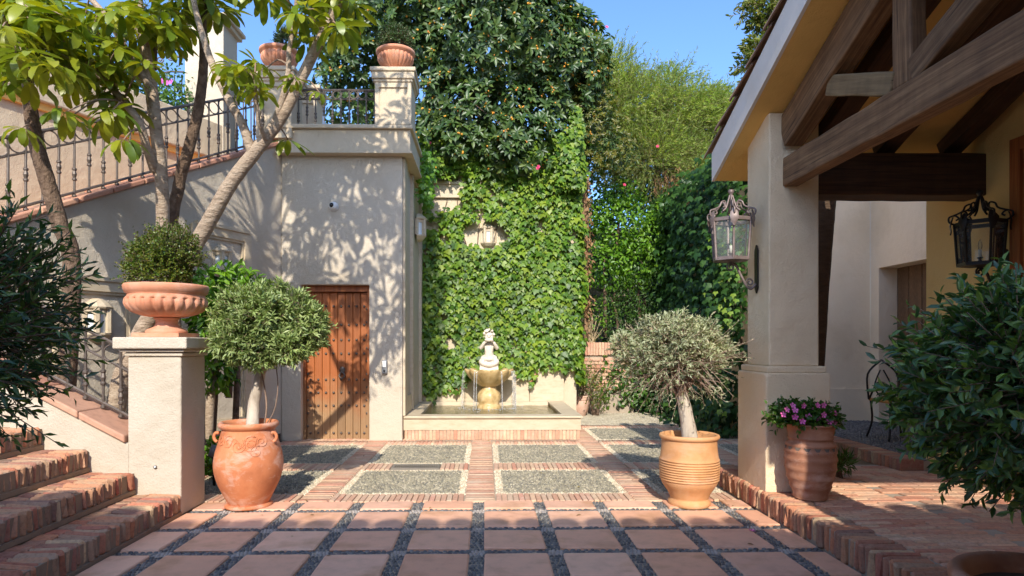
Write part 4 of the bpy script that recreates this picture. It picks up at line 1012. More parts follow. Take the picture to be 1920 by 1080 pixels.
# ================================================================ IVY WALL
iw = thing('garden_wall', 'tall ivy covered garden wall behind the fountain', 'wall', (.3, 11.7, 0))
MB().box(-1.2, 1.70, 11.665, 12.0, 0, 5.2).build('wall', cream, iw)
bevel(MB().box(-1.2, -.30, 11.60, 11.664, 4.10, 4.34).box(-1.2, -.30, 11.57, 11.664, 4.34, 4.40).build('moulding', stone, iw), .01, 2)
cupola_light((.06, 11.66, 3.42), 0, -1, 'stone wall light in the bare patch among the ivy above the cherub', s=1.25)
def px(P):
    """world points -> photo pixels, used only to know which wall areas the ivy leaves bare"""
    X = P[:, 0] * cos(YAW) - P[:, 1] * sin(YAW); Z = P[:, 0] * sin(YAW) + P[:, 1] * cos(YAW)
    return CX + FPX * X / Z, CY - FPX * (P[:, 2] - CAMZ) / Z
def ivy_keep(P, g):
    u, v = px(P); n = g.normal(0, 6, len(u)); k = np.ones(len(u), bool)
    bot = np.interp(u, [780, 815, 835, 860, 880, 960, 985, 998, 1012, 1030, 1060, 1100], [742, 748, 735, 728, 705, 695, 705, 722, 690, 682, 690, 695])
    k &= v < bot + n * .8
    k &= ~(((u - 910) / 45) ** 2 + ((v - 437) / 27) ** 2 < 1 + n * .03)
    k &= ~((u > 868) & (u < 905) & (v > 425 + n) & (v < 460 + n))
    k &= ~((u > 790) & (u < 868 + n) & (v > 326 + n) & (v < 392 + n * .7))
    k &= ~((u > 785) & (u < 830 + n) & (v > 405 + n) & (v < 432 + n * .7))
    k &= ~(((u - 845) / 12) ** 2 + ((v - 640) / 14) ** 2 < 1 + n * .04)
    return k
ivy = thing('ivy', 'bright green ivy covering the wall behind the fountain', 'ivy', (.3, 11.6, 0))
g = np.random.default_rng(81); n = 12500
P = np.stack([g.uniform(-1.2, 1.72, n), 11.64 - g.uniform(.0, .16, n), g.uniform(.35, 5.3, n)], 1)
# lumpy surface so that the mat is not flat
P[:, 1] -= .10 * (np.sin(P[:, 0] * 3.1 + 1) * np.sin(P[:, 2] * 2.3 + .5) + 1) * .6
P = P[ivy_keep(P, g)]
hol = np.sin(P[:, 0] * 5.3 + 1.2 * np.sin(P[:, 2] * 3.1)) * np.sin(P[:, 2] * 4.7 + 1.5 * np.sin(P[:, 0] * 2.7)) + .5 * np.sin(P[:, 0] * 13 + P[:, 2] * 9)
P = P[(hol < 1.02) | (g.random(len(P)) < .25)]; n = len(P)
A = np.stack([g.normal(0, .38, n), -.30 - g.uniform(0, .35, n), -1 + g.normal(0, .2, n)], 1); nn = np.stack([g.normal(0, .35, n), -1 + g.normal(0, .2, n), .55 + g.normal(0, .3, n)], 1)
L = g.uniform(.05, .10, n) + .06 * g.random(n) ** 3; v1, f1 = leaves(P, A, nn, L, L * .98, IVY)
# fringe rolling round the right edge of the wall
m = 1500; _z = 0; Pe = np.stack([1.69 + np.abs(g.normal(0, .05, m)) + .05 * g.random(m), g.uniform(11.45, 12.0, m), g.uniform(.7, 5.1, m)], 1)
Pe[:, 0] += .09 * np.sin(Pe[:, 2] * 4.3) * np.sin(Pe[:, 2] * 1.7 + 1)
Ae = np.stack([g.uniform(.1, .8, m), g.normal(-.3, .3, m), -1 + g.normal(0, .2, m)], 1); ne = np.stack([g.uniform(.1, .9, m), -.8 + g.normal(0, .3, m), g.uniform(.2, .8, m)], 1)
v2, f2 = leaves(Pe, Ae, ne, g.uniform(.08, .13, m), g.uniform(.08, .13, m), IVY)
m = 900; zz = g.uniform(4.2, 5.75, m); Pu = np.stack([1.70 - np.abs(g.normal(0, .20, m)) * np.clip((6.0 - zz) / 1.2, .3, 1.2) + .06 * np.sin(zz * 5), 11.12 + g.uniform(0, .35, m) + .5 * np.clip(zz - 5.2, 0, 1), zz], 1)
v3, f3 = leaves(Pu, np.stack([g.normal(.1, .4, m), -.4 + g.normal(0, .2, m), -1 + g.normal(0, .2, m)], 1), np.stack([g.normal(.1, .4, m), -1 + g.normal(0, .3, m), .55 + g.normal(0, .3, m)], 1), g.uniform(.06, .12, m), g.uniform(.06, .12, m), IVY)
v_, f_ = merge([(v1, f1), (v2, f2), (v3, f3)]); npmesh('foliage', v_, f_, lf_ivy, ivy, 'stuff')
for k in range(9):
    x = -1.1 + k * .33; pts = [(x + rnd.uniform(-.1, .1) + .06 * sin(z * 2 + k), 11.645, z) for z in np.linspace(1.0 if abs(x) > .4 else 1.3, 4.7, 8)]
    MB().tube(catmull(pts, 4), [.014, .006], 6).build('stem', bark_dk, ivy, True)
# reddening leaves near the slab
P = np.array([tuple(W(u, v, 11.52)) for u, v in ((862, 722), (868, 716), (843, 727), (1000, 704), (995, 710), (985, 688), (978, 680), (973, 684), (1003, 700), (858, 728))]); n = len(P)
v_, f_ = leaves(P, np.stack([g.normal(0, .3, n), -.3 + 0 * P[:, 0], -1 + 0 * P[:, 0]], 1), np.tile([0, -1, .4], (n, 1)), .085, .085, IVY)
npmesh('red_leaves', v_, f_, leafmat('red_ivy_leaf', [(.38, .10, .06), (.45, .22, .05), (.40, .14, .10)], .5, .3, (1.3, .8, .5)), ivy, 'stuff')
# light strand trailing down the house corner
vine = thing('creeper', 'yellow green creeper trailing over the cornice at the house corner', 'creeper', (-1.0, 11.2, 4))
g = np.random.default_rng(83); n = 330; P = np.stack([g.normal(-1.00, .07, n), g.uniform(10.2, 11.2, n), 0 * g.random(n)], 1); P[:, 2] = 4.55 - (g.random(n) ** 1.3) * .75
v_, f_ = leaves(P, np.stack([g.normal(.2, .4, n), g.normal(-.3, .3, n), -1 + 0 * P[:, 0]], 1), np.stack([g.normal(.4, .4, n), -1 + 0 * P[:, 0], .5 + 0 * P[:, 0]], 1), g.uniform(.06, .10, n), g.uniform(.05, .09, n), IVY)
npmesh('foliage', v_, f_, lf_bright, vine, 'stuff')

# ================================================================ BIG FIG TREE over the wall
fig = thing('fig_tree', 'large glossy dark fig tree with orange fruit towering over the ivy wall', 'tree', (.0, 12.8, 4))
YFG = 11.7
def B(u, v, Y, ru, rv, ry=None):
    c = W(u, v, Y); k = Y / FPX; return (c.x, c.y, c.z, ru * k, (ry or (ru + rv) / 2) * k, rv * k)
figb = [B(905, 85, 12.0, 190, 125), B(1010, 215, 11.95, 100, 95, 70), B(770, 15, 12.4, 170, 110), B(905, 225, 11.6, 110, 75, 70), B(1060, 125, 12.0, 80, 90), B(690, 90, 12.6, 90, 100), B(840, 180, 11.9, 80, 90), B(960, -20, 12.4, 95, 80), B(830, -90, 12.6, 170, 90), B(635, -20, 12.8, 90, 90), B(860, 270, 11.5, 90, 55, 60), B(965, 275, 11.45, 70, 55, 60), B(660, 175, 12.8, 70, 70), B(1015, 80, 12.2, 80, 85), B(930, 20, 12.3, 150, 90)]
def rosettes(blobs, n, per, L, Wd, seed, keep=None):
    g = np.random.default_rng(seed); B_ = np.array(blobs); ar = B_[:, 3] * B_[:, 5]; ar /= ar.sum(); PP = []; DD = []
    for b, a in zip(B_, ar):
        k = int(n * a * 1.7); D = rdir(k, g); D = D[D[:, 1] < .35]; r = lumps(D, g, 14, .22, 9) * g.uniform(.9, 1.05, len(D)); PP.append(b[:3] + D * b[3:6] * r[:, None]); DD.append(D)
    P = np.concatenate(PP); D = nrm(np.concatenate(DD) + np.array([0, -.35, .45]) + g.normal(size=(len(P), 3)) * .3)
    a = nrm(np.cross(D, g.normal(size=D.shape))); b = np.cross(D, a); n = len(P); th = (np.arange(per) / per * 2 * pi)[None] + g.uniform(0, 6, n)[:, None] + g.normal(0, .15, (n, per))
    el = g.uniform(.1, .8, (n, per))
    A = (a[:, None] * np.cos(th)[..., None] + b[:, None] * np.sin(th)[..., None]) * np.cos(el)[..., None] + D[:, None] * np.sin(el)[..., None]
    A = A + np.array([0, 0, -.22]); Nn = np.repeat(D[:, None], per, 1) - A * .2
    LL = (L * g.uniform(.7, 1.15, (n, per))).ravel()
    return P, D, leaves(np.repeat(P, per, 0), A.reshape(-1, 3), Nn.reshape(-1, 3), LL, LL * Wd / L, OVAL)
P, D, lv = rosettes(figb, 2500, 8, .16, .066, 91)
inner = blob_leaves([(b[0], b[1] + .15, b[2], b[3] * .86, b[4] * .86, b[5] * .86) for b in figb], 11000, .16, .07, OVAL, 92, .5, .4, (.5, .98), .1)
v_, f_ = merge([lv, inner]); npmesh('foliage', v_, f_, lf_fig, fig, 'stuff')
mb = MB(); gs = random.Random(4)
for p, d in zip(P, D):
    if gs.random() < .42:
        for k in range(gs.randint(2, 4)):
            c = Vector(p) + Vector(d) * .015 + Vector((gs.gauss(0, .022), gs.gauss(0, .02), gs.gauss(0, .022))); mb.ball(c, gs.uniform(.014, .021), 6, 4)
mb.build('figs', fruit_m, fig, True, 'stuff')
g = np.random.default_rng(94); bc = np.array([b[:3] for b in figb]); P0 = bc[g.integers(0, len(bc), 260)] + g.normal(size=(260, 3)) * .15; P1 = P[g.integers(0, len(P), 260)]
ok = np.linalg.norm(P1 - P0, axis=1) < 1.3; v_, f_ = sticks(P0[ok], P1[ok], .014, .005); npmesh('branches', v_, f_, bark_dk, fig, 'stuff')
MB().tube(catmull([(.5, 12.9, 0), (.4, 12.8, 3), (.1, 12.6, 5), (-.1, 12.3, 7)]), [.28, .22, .15, .06], 12).build('trunk', bark_dk, fig, True)
for e in ((1.1, 11.8, 5.6), (-1.2, 12.4, 6.6), (.6, 11.7, 5.4), (-2.2, 12.7, 6.6), (1.2, 12.2, 7)):
    MB().tube(catmull([(.35, 12.75, 3.8), Vector((.2, 12.6, 5)).lerp(Vector(e), .5), e]), [.11, .07, .03], 8).build('limb', bark_dk, fig, True)
# golden smaller leaved flank of the same growth, at its right
gold = thing('golden_shrub', 'gold flecked shrub hanging at the right flank of the fig tree', 'shrub', (2.0, 12.4, 4))
gb = [B(1120, 265, 12.3, 60, 75), B(1150, 285, 12.3, 70, 40), B(1085, 165, 12.4, 45, 80), B(1110, 190, 12.5, 50, 70), B(1085, 235, 12.3, 50, 80)]
P, D, lv = rosettes(gb, 520, 7, .085, .03, 95); npmesh('foliage', *lv, lf_figb, gold, 'stuff')
npmesh('inner_foliage', *blob_leaves(gb, 2600, .09, .03, OVAL, 96, .4, .4, (.4, .95), .1), lf_fig, gold, 'stuff')
# crimson blossoms dotted about (oleander / bougainvillea)
ole = thing('flowering_shrub', 'upright shrub with a few crimson blossoms rising over the fig tree', 'shrub', (2.0, 12.6, 6))
cr = shoot_crown(tuple(W(1110, 130, 12.6)), (.45, .4, .75), 230, 12, .12, .02, LANCE, 97, (.2, .6), .3, .3, .5, .6, .2, .006)
npmesh('foliage', *cr[0], lf_airy, ole, 'stuff'); npmesh('twigs', *cr[1], twig_m, ole, 'stuff')
for u, v, Y in ((1094, 66, 11.9), (1100, 71, 11.9), (1090, 72, 11.9), (1138, 50, 12.1), (1101, 57, 11.9), (1008, 315, 11.0), (1010, 312, 11.0), (1171, 346, 12.2), (806, 268, 11.2), (1233, 274, 12.4)):
    flower(W(u, v, Y), (rnd.uniform(-.4, .4), -1, .3), .036, ole, magenta_m)

# ================================================================ BACKGROUND PLANTING right of the ivy wall
bw = thing('boundary_wall', 'cream boundary wall hidden behind the far greenery', 'wall', (4, 15.2, 0))
MB().box(1.5, 9, 15.2, 15.5, 0, 4.2).build('wall', cream, bw)
def shrub(name, label, blobs, n, L, Wd, T, m, seed, cat='shrub', down=.4, out=.6, lump=.25, shell=(.6, 1.03), core=None, group=None, jit=.5):
    t = thing(name, label, cat, (blobs[0][0], blobs[0][1], 0), group)
    keep = lambda P: P[:, 2] > .01
    npmesh('foliage', *blob_leaves(blobs, n, L, Wd, T, seed, down, out, shell, lump, keep, jit), m, t, 'stuff')
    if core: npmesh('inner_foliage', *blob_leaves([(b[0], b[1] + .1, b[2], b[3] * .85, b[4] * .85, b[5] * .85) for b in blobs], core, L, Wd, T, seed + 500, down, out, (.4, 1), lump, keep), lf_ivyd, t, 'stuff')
    g_ = random.Random(seed)
    for b in blobs[:3]:
        MB().tube(catmull([(b[0] + g_.uniform(-.1, .1), b[1] + .1, max(0, b[2] - b[5] - 1.0)), (b[0], b[1] + .1, b[2] - b[5] * .3), (b[0] + g_.uniform(-.2, .2), b[1], b[2] + b[5] * .6)], 4), [.04, .03, .012], 7).build('stem', bark_dk, t, True)
    return t
# dark mass at the very back
shrub('hedge', 'dark green hedge mass filling the shade at the far end of the yard', [B(1180, 560, 14.6, 130, 150, 60), B(1300, 520, 14.6, 130, 190, 60), B(1150, 380, 14.6, 90, 130, 60), B(1260, 380, 14.8, 120, 130, 60), B(1370, 420, 14.6, 110, 180, 60), B(1400, 640, 14.4, 110, 160, 60), B(1200, 690, 14.4, 120, 80, 60), B(1130, 330, 13.9, 60, 80, 50), B(1118, 390, 13.4, 40, 70, 40), B(1190, 330, 14.2, 80, 60, 50)], 10500, .12, .055, OVAL, lf_ivyd, 101, 'hedge')
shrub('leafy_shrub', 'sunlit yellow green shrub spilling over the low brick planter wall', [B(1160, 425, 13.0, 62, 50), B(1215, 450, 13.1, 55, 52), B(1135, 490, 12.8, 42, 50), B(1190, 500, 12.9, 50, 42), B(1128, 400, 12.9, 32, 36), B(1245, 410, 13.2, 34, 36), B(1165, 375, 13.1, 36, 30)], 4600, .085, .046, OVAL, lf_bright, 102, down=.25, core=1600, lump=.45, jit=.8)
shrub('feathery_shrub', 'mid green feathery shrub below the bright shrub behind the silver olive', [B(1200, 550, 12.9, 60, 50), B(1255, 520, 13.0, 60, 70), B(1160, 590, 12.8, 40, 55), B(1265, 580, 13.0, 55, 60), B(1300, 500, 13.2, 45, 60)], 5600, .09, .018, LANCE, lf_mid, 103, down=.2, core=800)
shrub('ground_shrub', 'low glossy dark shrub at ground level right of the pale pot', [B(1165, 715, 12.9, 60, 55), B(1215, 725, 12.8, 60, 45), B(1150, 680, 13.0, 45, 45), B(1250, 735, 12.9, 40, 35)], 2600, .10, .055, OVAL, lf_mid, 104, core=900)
shrub('spindly_plant', 'spindly reddish stemmed plant growing from the pale terracotta pot', [B(1090, 700, 12.2, 30, 35), B(1110, 715, 12.15, 36, 42), B(1125, 745, 12.1, 22, 26)], 1300, .05, .018, OVAL, lf_box, 105, 'plant', down=.1, shell=(.2, 1.05))
# climber on the side wall of the far wing
wing = thing('side_wing', 'plain beige rear wing of the house seen through the porch', 'house', (5, 9.5, 0))
mb = MB().box(4.05, 5.7, 9.2, 13.5, 0, 4.2); mb.build('far_wall', beige_st, wing)
climb = thing('climber', 'dark climbing ivy on the wall behind the porch column', 'climber', (4, 10.5, 0))
g = np.random.default_rng(111); n = 8200
P = np.stack([4.03 - np.abs(g.normal(0, .17, n)) - .16 * (1 + np.sin(g.uniform(0, 20, n))), g.uniform(9.1, 13.8, n), g.uniform(.02, 4.55, n)], 1); P[:, 0] += .35 * np.clip(P[:, 2] - 4.2, 0, 1); P[:, 0] -= .25 * np.exp(-P[:, 2] * 1.2)
A = np.stack([-.5 + g.normal(0, .35, n), g.normal(-.3, .4, n), -1 + g.normal(0, .3, n)], 1); nn = np.stack([-1 + g.normal(0, .3, n), -.5 + g.normal(0, .4, n), .5 + g.normal(0, .3, n)], 1)
L = g.uniform(.08, .14, n); npmesh('foliage', *leaves(P, A, nn, L, L * .95, IVY), lf_ivyd, climb, 'stuff')
n = 260; zz = g.uniform(.3, 3.4, n); P = np.stack([3.62 + g.normal(0, .06, n) - .2 * np.exp(-zz), g.uniform(9.0, 9.9, n), zz], 1)
npmesh('young_leaves', *leaves(P, np.stack([g.normal(-.4, .5, n), -.4 + 0 * zz, -1 + 0 * zz], 1), np.stack([-.6 + 0 * zz, -1 + 0 * zz, .5 + 0 * zz], 1), .085, .08, IVY), lf_ivy, climb, 'stuff')
MB().tube(catmull([(4.0, 9.6, 0), (3.98, 9.7, 1.5), (4.0, 9.9, 3), (4.0, 10.2, 4)]), [.03, .01], 6).build('stem', bark_dk, climb, True)
# airy willow like crown against the sky
airy = thing('airy_tree', 'pale feathery green tree against the sky between fig tree and porch roof', 'tree', (3.9, 14.2, 0))
vs = []; tw_ = []
for i, (u, v, Y, ru, rv, n) in enumerate(((1180, 210, 13.8, 95, 95, 330), (1270, 225, 13.8, 100, 75, 330), (1220, 300, 13.6, 110, 70, 320), (1330, 245, 14.0, 75, 65, 230), (1320, 330, 13.8, 70, 80, 220), (1150, 150, 14.0, 60, 70, 150), (1250, 160, 14.2, 70, 40, 80), (1135, 230, 13.4, 55, 90, 170), (1340, 200, 13.9, 45, 40, 90))):
    b = B(u, v, Y, ru, rv); c_ = shoot_crown(b[:3], b[3:6], int(n * 2.2), 22, .10, .013, LANCE, 120 + i, (.1, .6), .3, .4, .15, .55, .05, .0025); vs.append(c_[0]); tw_.append(c_[1])
npmesh('foliage', *merge(vs), lf_airy, airy, 'stuff'); npmesh('twigs', *merge(tw_), twig_m, airy, 'stuff')
MB().tube(catmull([(4.2, 14.4, 0), (4.1, 14.3, 3), (3.9, 14.1, 5), (3.8, 13.9, 6.5)]), [.13, .11, .08, .03], 9).build('trunk', bark, airy, True)
back = thing('leafy_tree', 'mid green round topped tree behind the feathery tree', 'tree', (4.6, 15.8, 0))
npmesh('foliage', *blob_leaves([B(1300, 230, 16, 75, 55), B(1240, 260, 16, 90, 60), B(1350, 300, 16, 60, 90), B(1200, 300, 16, 90, 90), B(1280, 350, 16, 110, 90)], 5200, .13, .05, OVAL, 131, .5, .5, (.5, 1.03), .2), lf_mid, back, 'stuff')
MB().tube([(4.6, 15.8, 0), (4.6, 15.9, 4.5)], [.15, .1], 9).build('trunk', bark, back, True)
# hanging dead fronds
dead = thing('dry_vine', 'brown dried vine hanging below the feathery tree', 'vine', (3.7, 13.4, 2))
vs = [blob_leaves([B(1285, 380, 13.1, 26, 62, 20), B(1265, 345, 13.2, 40, 30, 20), B(1310, 350, 13.3, 40, 34, 25)], 1300, .12, .018, LANCE, 141, 1.2, .2, (.1, 1.05), .3)]
npmesh('foliage', *merge(vs), dead_m, dead, 'stuff')
d2 = thing('dry_vine', 'rusty dried ivy trunk climbing the right edge of the ivy wall', 'vine', (1.95, 11.9, 2))
pts = [W(1098, 330, 12.0), W(1093, 380, 12.0), W(1096, 440, 12.0), W(1097, 500, 12.0), W(1100, 560, 12.05), W(1098, 640, 12.1)]
MB().tube(catmull(pts, 6), [.07, .09, .07, .05, .04, .04], 9, wob=.3).build('trunk', speck('rusty_bark', [(.14, .075, .035), (.30, .18, .09), (.42, .29, .17)], 10, .9, 1, 25, bd=.03), d2, True)
npmesh('foliage', *blob_leaves([B(1097, 370, 11.9, 15, 70, 12), B(1098, 480, 11.9, 14, 80, 12), B(1098, 560, 11.9, 14, 60, 12)], 620, .075, .035, OVAL, 142, .9, .4, (.3, 1.1), .2), dead_m, d2, 'stuff')
# low brick planter wall right of the ivy
pw = thing('brick_planter_wall', 'low brick planter wall with a soldier course top right of the ivy', 'wall', (2.2, 12.7, 0))
MB().box(1.82, 3.0, 12.62, 12.9, 0, 1.15).build('core', mortar, pw)
for k in range(20): piece('brick', 'pave3', pave_m, (1.85 + k * .058, 12.66, 1.30), (.053, .16, .26), pw, 0, .01, .05, .005)
for r_ in range(9):
    for k in range(5):
        x = 1.84 + k * .25 + (r_ % 2) * .12
        if x < 2.8: piece('brick', 'pave4', pave_m, (x + .11, 12.625, 1.09 - r_ * .075), (.235, .06, .062), pw, 0, .008, .05, .006)
MB().box(1.82, 3.0, 12.7, 12.9, 1.15, 1.40).build('soil_bed', soil, pw)
dst = thing('dry_stalks', 'bundle of bare pale stalks standing on the brick planter wall', 'plant', (2.2, 12.7, 1.4))
g = np.random.default_rng(151); n = 60; P0 = np.stack([g.normal(2.15, .05, n), g.normal(12.68, .04, n), np.full(n, 1.38)], 1); P1 = P0 + np.stack([g.normal(-.05, .16, n), g.normal(-.05, .08, n), g.uniform(.25, .65, n)], 1)
npmesh('stalks', *sticks(P0, P1, .009, .005), speck('stalk', [(.45, .33, .18), (.60, .48, .30)], 20, .8, 0), dst, 'stuff')
npmesh('foliage', *blob_leaves([B(1115, 600, 12.7, 25, 40), B(1135, 585, 12.7, 22, 30)], 260, .06, .025, OVAL, 152, .2), lf_bright, dst, 'stuff')

# branches of a tree peeping over the porch roof
ot = thing('overhanging_tree', 'sunny yellow green tree peeping over the porch roof tiles', 'tree', (4.6, 10.2, 0))
vs = [shoot_crown(tuple(W(1440, 10, 9.6)), (.42, .4, .36), 150, 10, .085, .032, OVAL, 161, (.2, .7), .3, .4, .1, .8, .2, .005), shoot_crown(tuple(W(1425, 110, 9.6)), (.33, .35, .30), 130, 10, .085, .032, OVAL, 162, (.2, .7), .3, .4, .1, .8, .2, .005), shoot_crown(tuple(W(1475, 60, 9.7)), (.5, .4, .6), 170, 10, .085, .032, OVAL, 163, (.2, .7), .3, .4, .1, .8, .2, .005)]
npmesh('foliage', *merge([a for a, b in vs]), leafmat('sunny_leaf', [(.08, .13, .02), (.15, .19, .03), (.25, .23, .05)], .4, .35), ot, 'stuff'); npmesh('twigs', *merge([b for a, b in vs]), twig_m, ot, 'stuff')
MB().tube(catmull([(5.2, 14.2, 0), (5.2, 14.0, 4.8), (4.8, 11.5, 5.6), (4.3, 9.7, 6.2)]), [.14, .12, .07, .02], 8).build('trunk', bark, ot, True)

# bougainvillea on the upper terrace
bg = thing('bougainvillea', 'dark leafy bougainvillea with a few purple bracts above the terrace wall', 'shrub', (-5.0, 9.7, 4.7))
npmesh('foliage', *blob_leaves([B(250, 165, 9.5, 55, 48), B(310, 175, 9.6, 42, 45), B(215, 150, 9.6, 45, 40), B(335, 190, 9.5, 22, 30)], 2600, .062, .034, OVAL, 171, .3, .5, (.5, 1.05), .25), lf_mid, bg, 'stuff')
for u, v in ((307, 149), (320, 153), (303, 152), (293, 128), (218, 158), (312, 155)): flower(W(u, v, 9.25), (rnd.uniform(-.3, .3), -1, .2), .045, bg, bougain_m, 'bract')

# ================================================================ UMBRELLA TREES
def leaflet(seed, droop, stalk=.05, L=.23, wd=.070):
    """one leaflet on its stalk: starts at the whorl centre, runs out along +x and bends down"""
    q_ = random.Random(seed); vs = []; fs = []; x = 0.; z = 0.; ang = .25; prof = [(0, .004), (.5, .006), (1.0, .012)]
    st = [(0, .002), (stalk, .003)]
    sec = [(0, .05), (.2, .62), (.45, .95), (.7, 1.0), (.88, .72), (1.0, .06)]
    px_, pz = stalk * cos(ang), stalk * sin(ang) ; vs += [(0, -.003, 0), (0, .003, 0)]
    prev = 0; cur = (px_, pz); a = ang
    for i, (t_, w_) in enumerate(sec):
        ln = (t_ - prev) * L; prev = t_; a -= droop * (ln / L) * 1.25
        cur = (cur[0] + ln * cos(a), cur[1] + ln * sin(a)); h = w_ * wd / 2; up = .18 * h
        vs += [(cur[0], -h, cur[1] + up + q_.uniform(-.003, .003)), (cur[0], 0, cur[1] - up * .4), (cur[0], h, cur[1] + up + q_.uniform(-.003, .003))]
    fs.append((0, 2, 3)); fs.append((0, 3, 1)); fs.append((1, 3, 4))
    for i in range(5):
        b = 2 + i * 3; fs += [(b, b + 3, b + 4, b + 1), (b + 1, b + 4, b + 5, b + 2)]
    return vs, fs
LFM = []
for k in range(5):
    vs_, fs_ = leaflet(k, (.35, .7, 1.1, 1.5, .9)[k]); me = bpy.data.meshes.new('leaf'); me.from_pydata(vs_, [], fs_); me.materials.append(lf_umb); me.polygons.foreach_set('use_smooth', [True] * len(me.polygons)); LFM.append(me)
LFY = []
for me in LFM[2:4]:
    m2 = me.copy(); m2.materials.clear(); m2.materials.append(lf_umby); LFY.append(m2)
LT = [(np.array(leaflet(k, d)[0]), [f for f in leaflet(k, d)[1]]) for k, d in enumerate((.35, .7, 1.1, 1.5, .9))]
def tri(fs): return np.array([t_ for f in fs for t_ in ([f] if len(f) == 3 else [(f[0], f[1], f[2]), (f[0], f[2], f[3])])])
LTT = [(v, tri(f)) for v, f in LT]
uq = random.Random(17)
def whorl_mats(c, n, s, tilt, hang):
    T0 = Matrix.Translation(c) @ Euler((uq.uniform(-tilt, tilt), uq.uniform(-tilt, tilt), uq.uniform(0, 6.3))).to_matrix().to_4x4()
    out = []
    for k in range(n):
        out.append(T0 @ Matrix.Rotation(2 * pi * k / n + uq.uniform(-.12, .12), 4, 'Z') @ Matrix.Rotation(uq.uniform(-.1, .25) + hang, 4, 'Y') @ Matrix.Scale(s * uq.uniform(.82, 1.12), 4))
    return out
def umbrella_tree(label, trunks, whorls, hidden, seed, bk=bark, loc=(0, 0, 0)):
    t = thing('umbrella_tree', label, 'tree', loc, 'umbrella trees behind the steps')
    for i, (pts, r) in enumerate(trunks):
        MB().tube(catmull(pts, 8), r, 14, wob=.035).build('trunk' if i == 0 else 'branch', bk, t, True)
    br = [Vector(p) for pts, r in trunks for p in catmull(pts, 8)]; nleaf = 0; vs = []; pet = MB()
    for (c, n, s, tilt, hang, yel) in whorls:
        c = Vector(c)
        near = min(br, key=lambda p: (p - c).length)
        if (near - c).length < 1.3: pet.tube(catmull([near, near.lerp(c, .5) + Vector((0, 0, .06)), c], 3), [.010, .005], 5)
        for M in whorl_mats(c, n, s, tilt, hang):
            me = uq.choice(LFY) if yel else uq.choice(LFM)
            if nleaf < 295:
                o = link('leaf', me, t); o.matrix_basis = M; nleaf += 1
            else:
                v, f = uq.choice(LTT); A_ = np.array(M); vs.append((v @ A_[:3, :3].T + A_[:3, 3], f))
    for (c, n, s) in hidden:
        c = Vector(c); near = min(br, key=lambda p: (p - c).length)
        for M in whorl_mats(c, n, s, .5, .1):
            v, f = uq.choice(LTT); A_ = np.array(M); vs.append((v @ A_[:3, :3].T + A_[:3, 3], f))
        if (near - c).length < 1.6: pet.tube(catmull([near, near.lerp(c, .5) + Vector((0, 0, .1)), c], 3), [.012, .005], 5)
    if vs: npmesh('foliage', *merge(vs), lf_umb, t, 'stuff')
    if pet.v: pet.build('leaf_stalks', twig_m, t, True, 'stuff')
    return t
def wl(lst, Y, n=9, s=1.0, tilt=.35, hang=.1, yel=False):
    return [(W(u, v, Y + uq.uniform(-.25, .25)), n + uq.randint(-1, 2), s * uq.uniform(.88, 1.12), tilt, hang, yel) for u, v in lst]
def cloud2(n, x, y, h, s=1.0):
    out = []
    for _ in range(n):
        Y = uq.uniform(*y); out.append(((uq.uniform(*x), Y, 1.75 + .5475 * Y + uq.uniform(0, h)), uq.randint(7, 10), s * uq.uniform(.85, 1.2)))
    return out
def cloud(n, x, y, z, s=1.0): return [((uq.uniform(*x), uq.uniform(*y), uq.uniform(*z)), uq.randint(7, 10), s * uq.uniform(.85, 1.2)) for _ in range(n)]
# leaning tree whose trunk crosses to the right
Y1 = 5.75
tA = [([(-3.62, 6.0, .08), W(232, 700, 6.0), W(285, 590, 5.95), W(372, 450, 5.8), W(432, 345, 5.65), W(478, 285, 5.6), W(530, 215, 5.55), W(578, 120, 5.5), W(610, 55, 5.45), W(640, -10, 5.4), W(668, -90, 5.3), W(690, -190, 5.2)], [0.0918, 0.085, 0.0782, 0.068, 0.0626, 0.0578, 0.051, 0.0462, 0.0422, 0.0374, 0.0306, 0.0204]),
      ([W(473, 290, 5.6), W(455, 235, 5.55), W(427, 183, 5.55), W(402, 130, 5.6), W(384, 80, 5.6), W(365, 10, 5.6), W(350, -80, 5.5)], [0.044, 0.0384, 0.0352, 0.032, 0.0288, 0.024, 0.016]),
      ([W(508, 245, 5.55), W(528, 190, 5.5), W(540, 140, 5.45), W(542, 95, 5.45), W(548, 60, 5.45), W(556, 0, 5.4), W(560, -80, 5.3)], [0.0288, 0.0272, 0.024, 0.0208, 0.0176, 0.016, 0.0096]),
      ([W(498, 262, 5.55), W(486, 230, 5.4), W(480, 190, 5.35), W(478, 150, 5.3)], [.022, .018, .015, .010])]
whA = wl([(575, 18), (560, 30)], 5.25, 10, .95, .2, .15) + wl([(637, 52), (628, 45)], 5.35, 9, .9, .3, .2) + wl([(582, 68), (572, 80)], 5.5, 10, .8, .4, 0) + wl([(540, 262)], 5.6, 7, .85, .3, .4) + wl([(476, 160), (486, 172), (460, 130), (438, 125), (500, 128), (480, 118)], 5.3, 9, .75, .4, .1) + wl([(440, 150), (425, 128), (455, 165)], 5.35, 8, .7, .4, .2) + wl([(555, 148), (600, 175), (548, 160)], 5.4, 8, .55, .4, .1) + wl([(498, -8), (470, -15), (520, -20), (640, -12), (610, -15), (580, -30), (660, 8)], 5.3, 10, .95, .35, .2)
hidA = cloud(105, (-2.85, -1.1), (4.2, 5.2), (5.0, 7.3), 1.0) + cloud2(45, (-2.9, -1.05), (5.4, 6.8), 2.4)
umbrella_tree('leaning umbrella tree whose trunk crosses right towards the balcony', tA, whA, hidA, 1, bark, (-3.62, 6.0, .1))
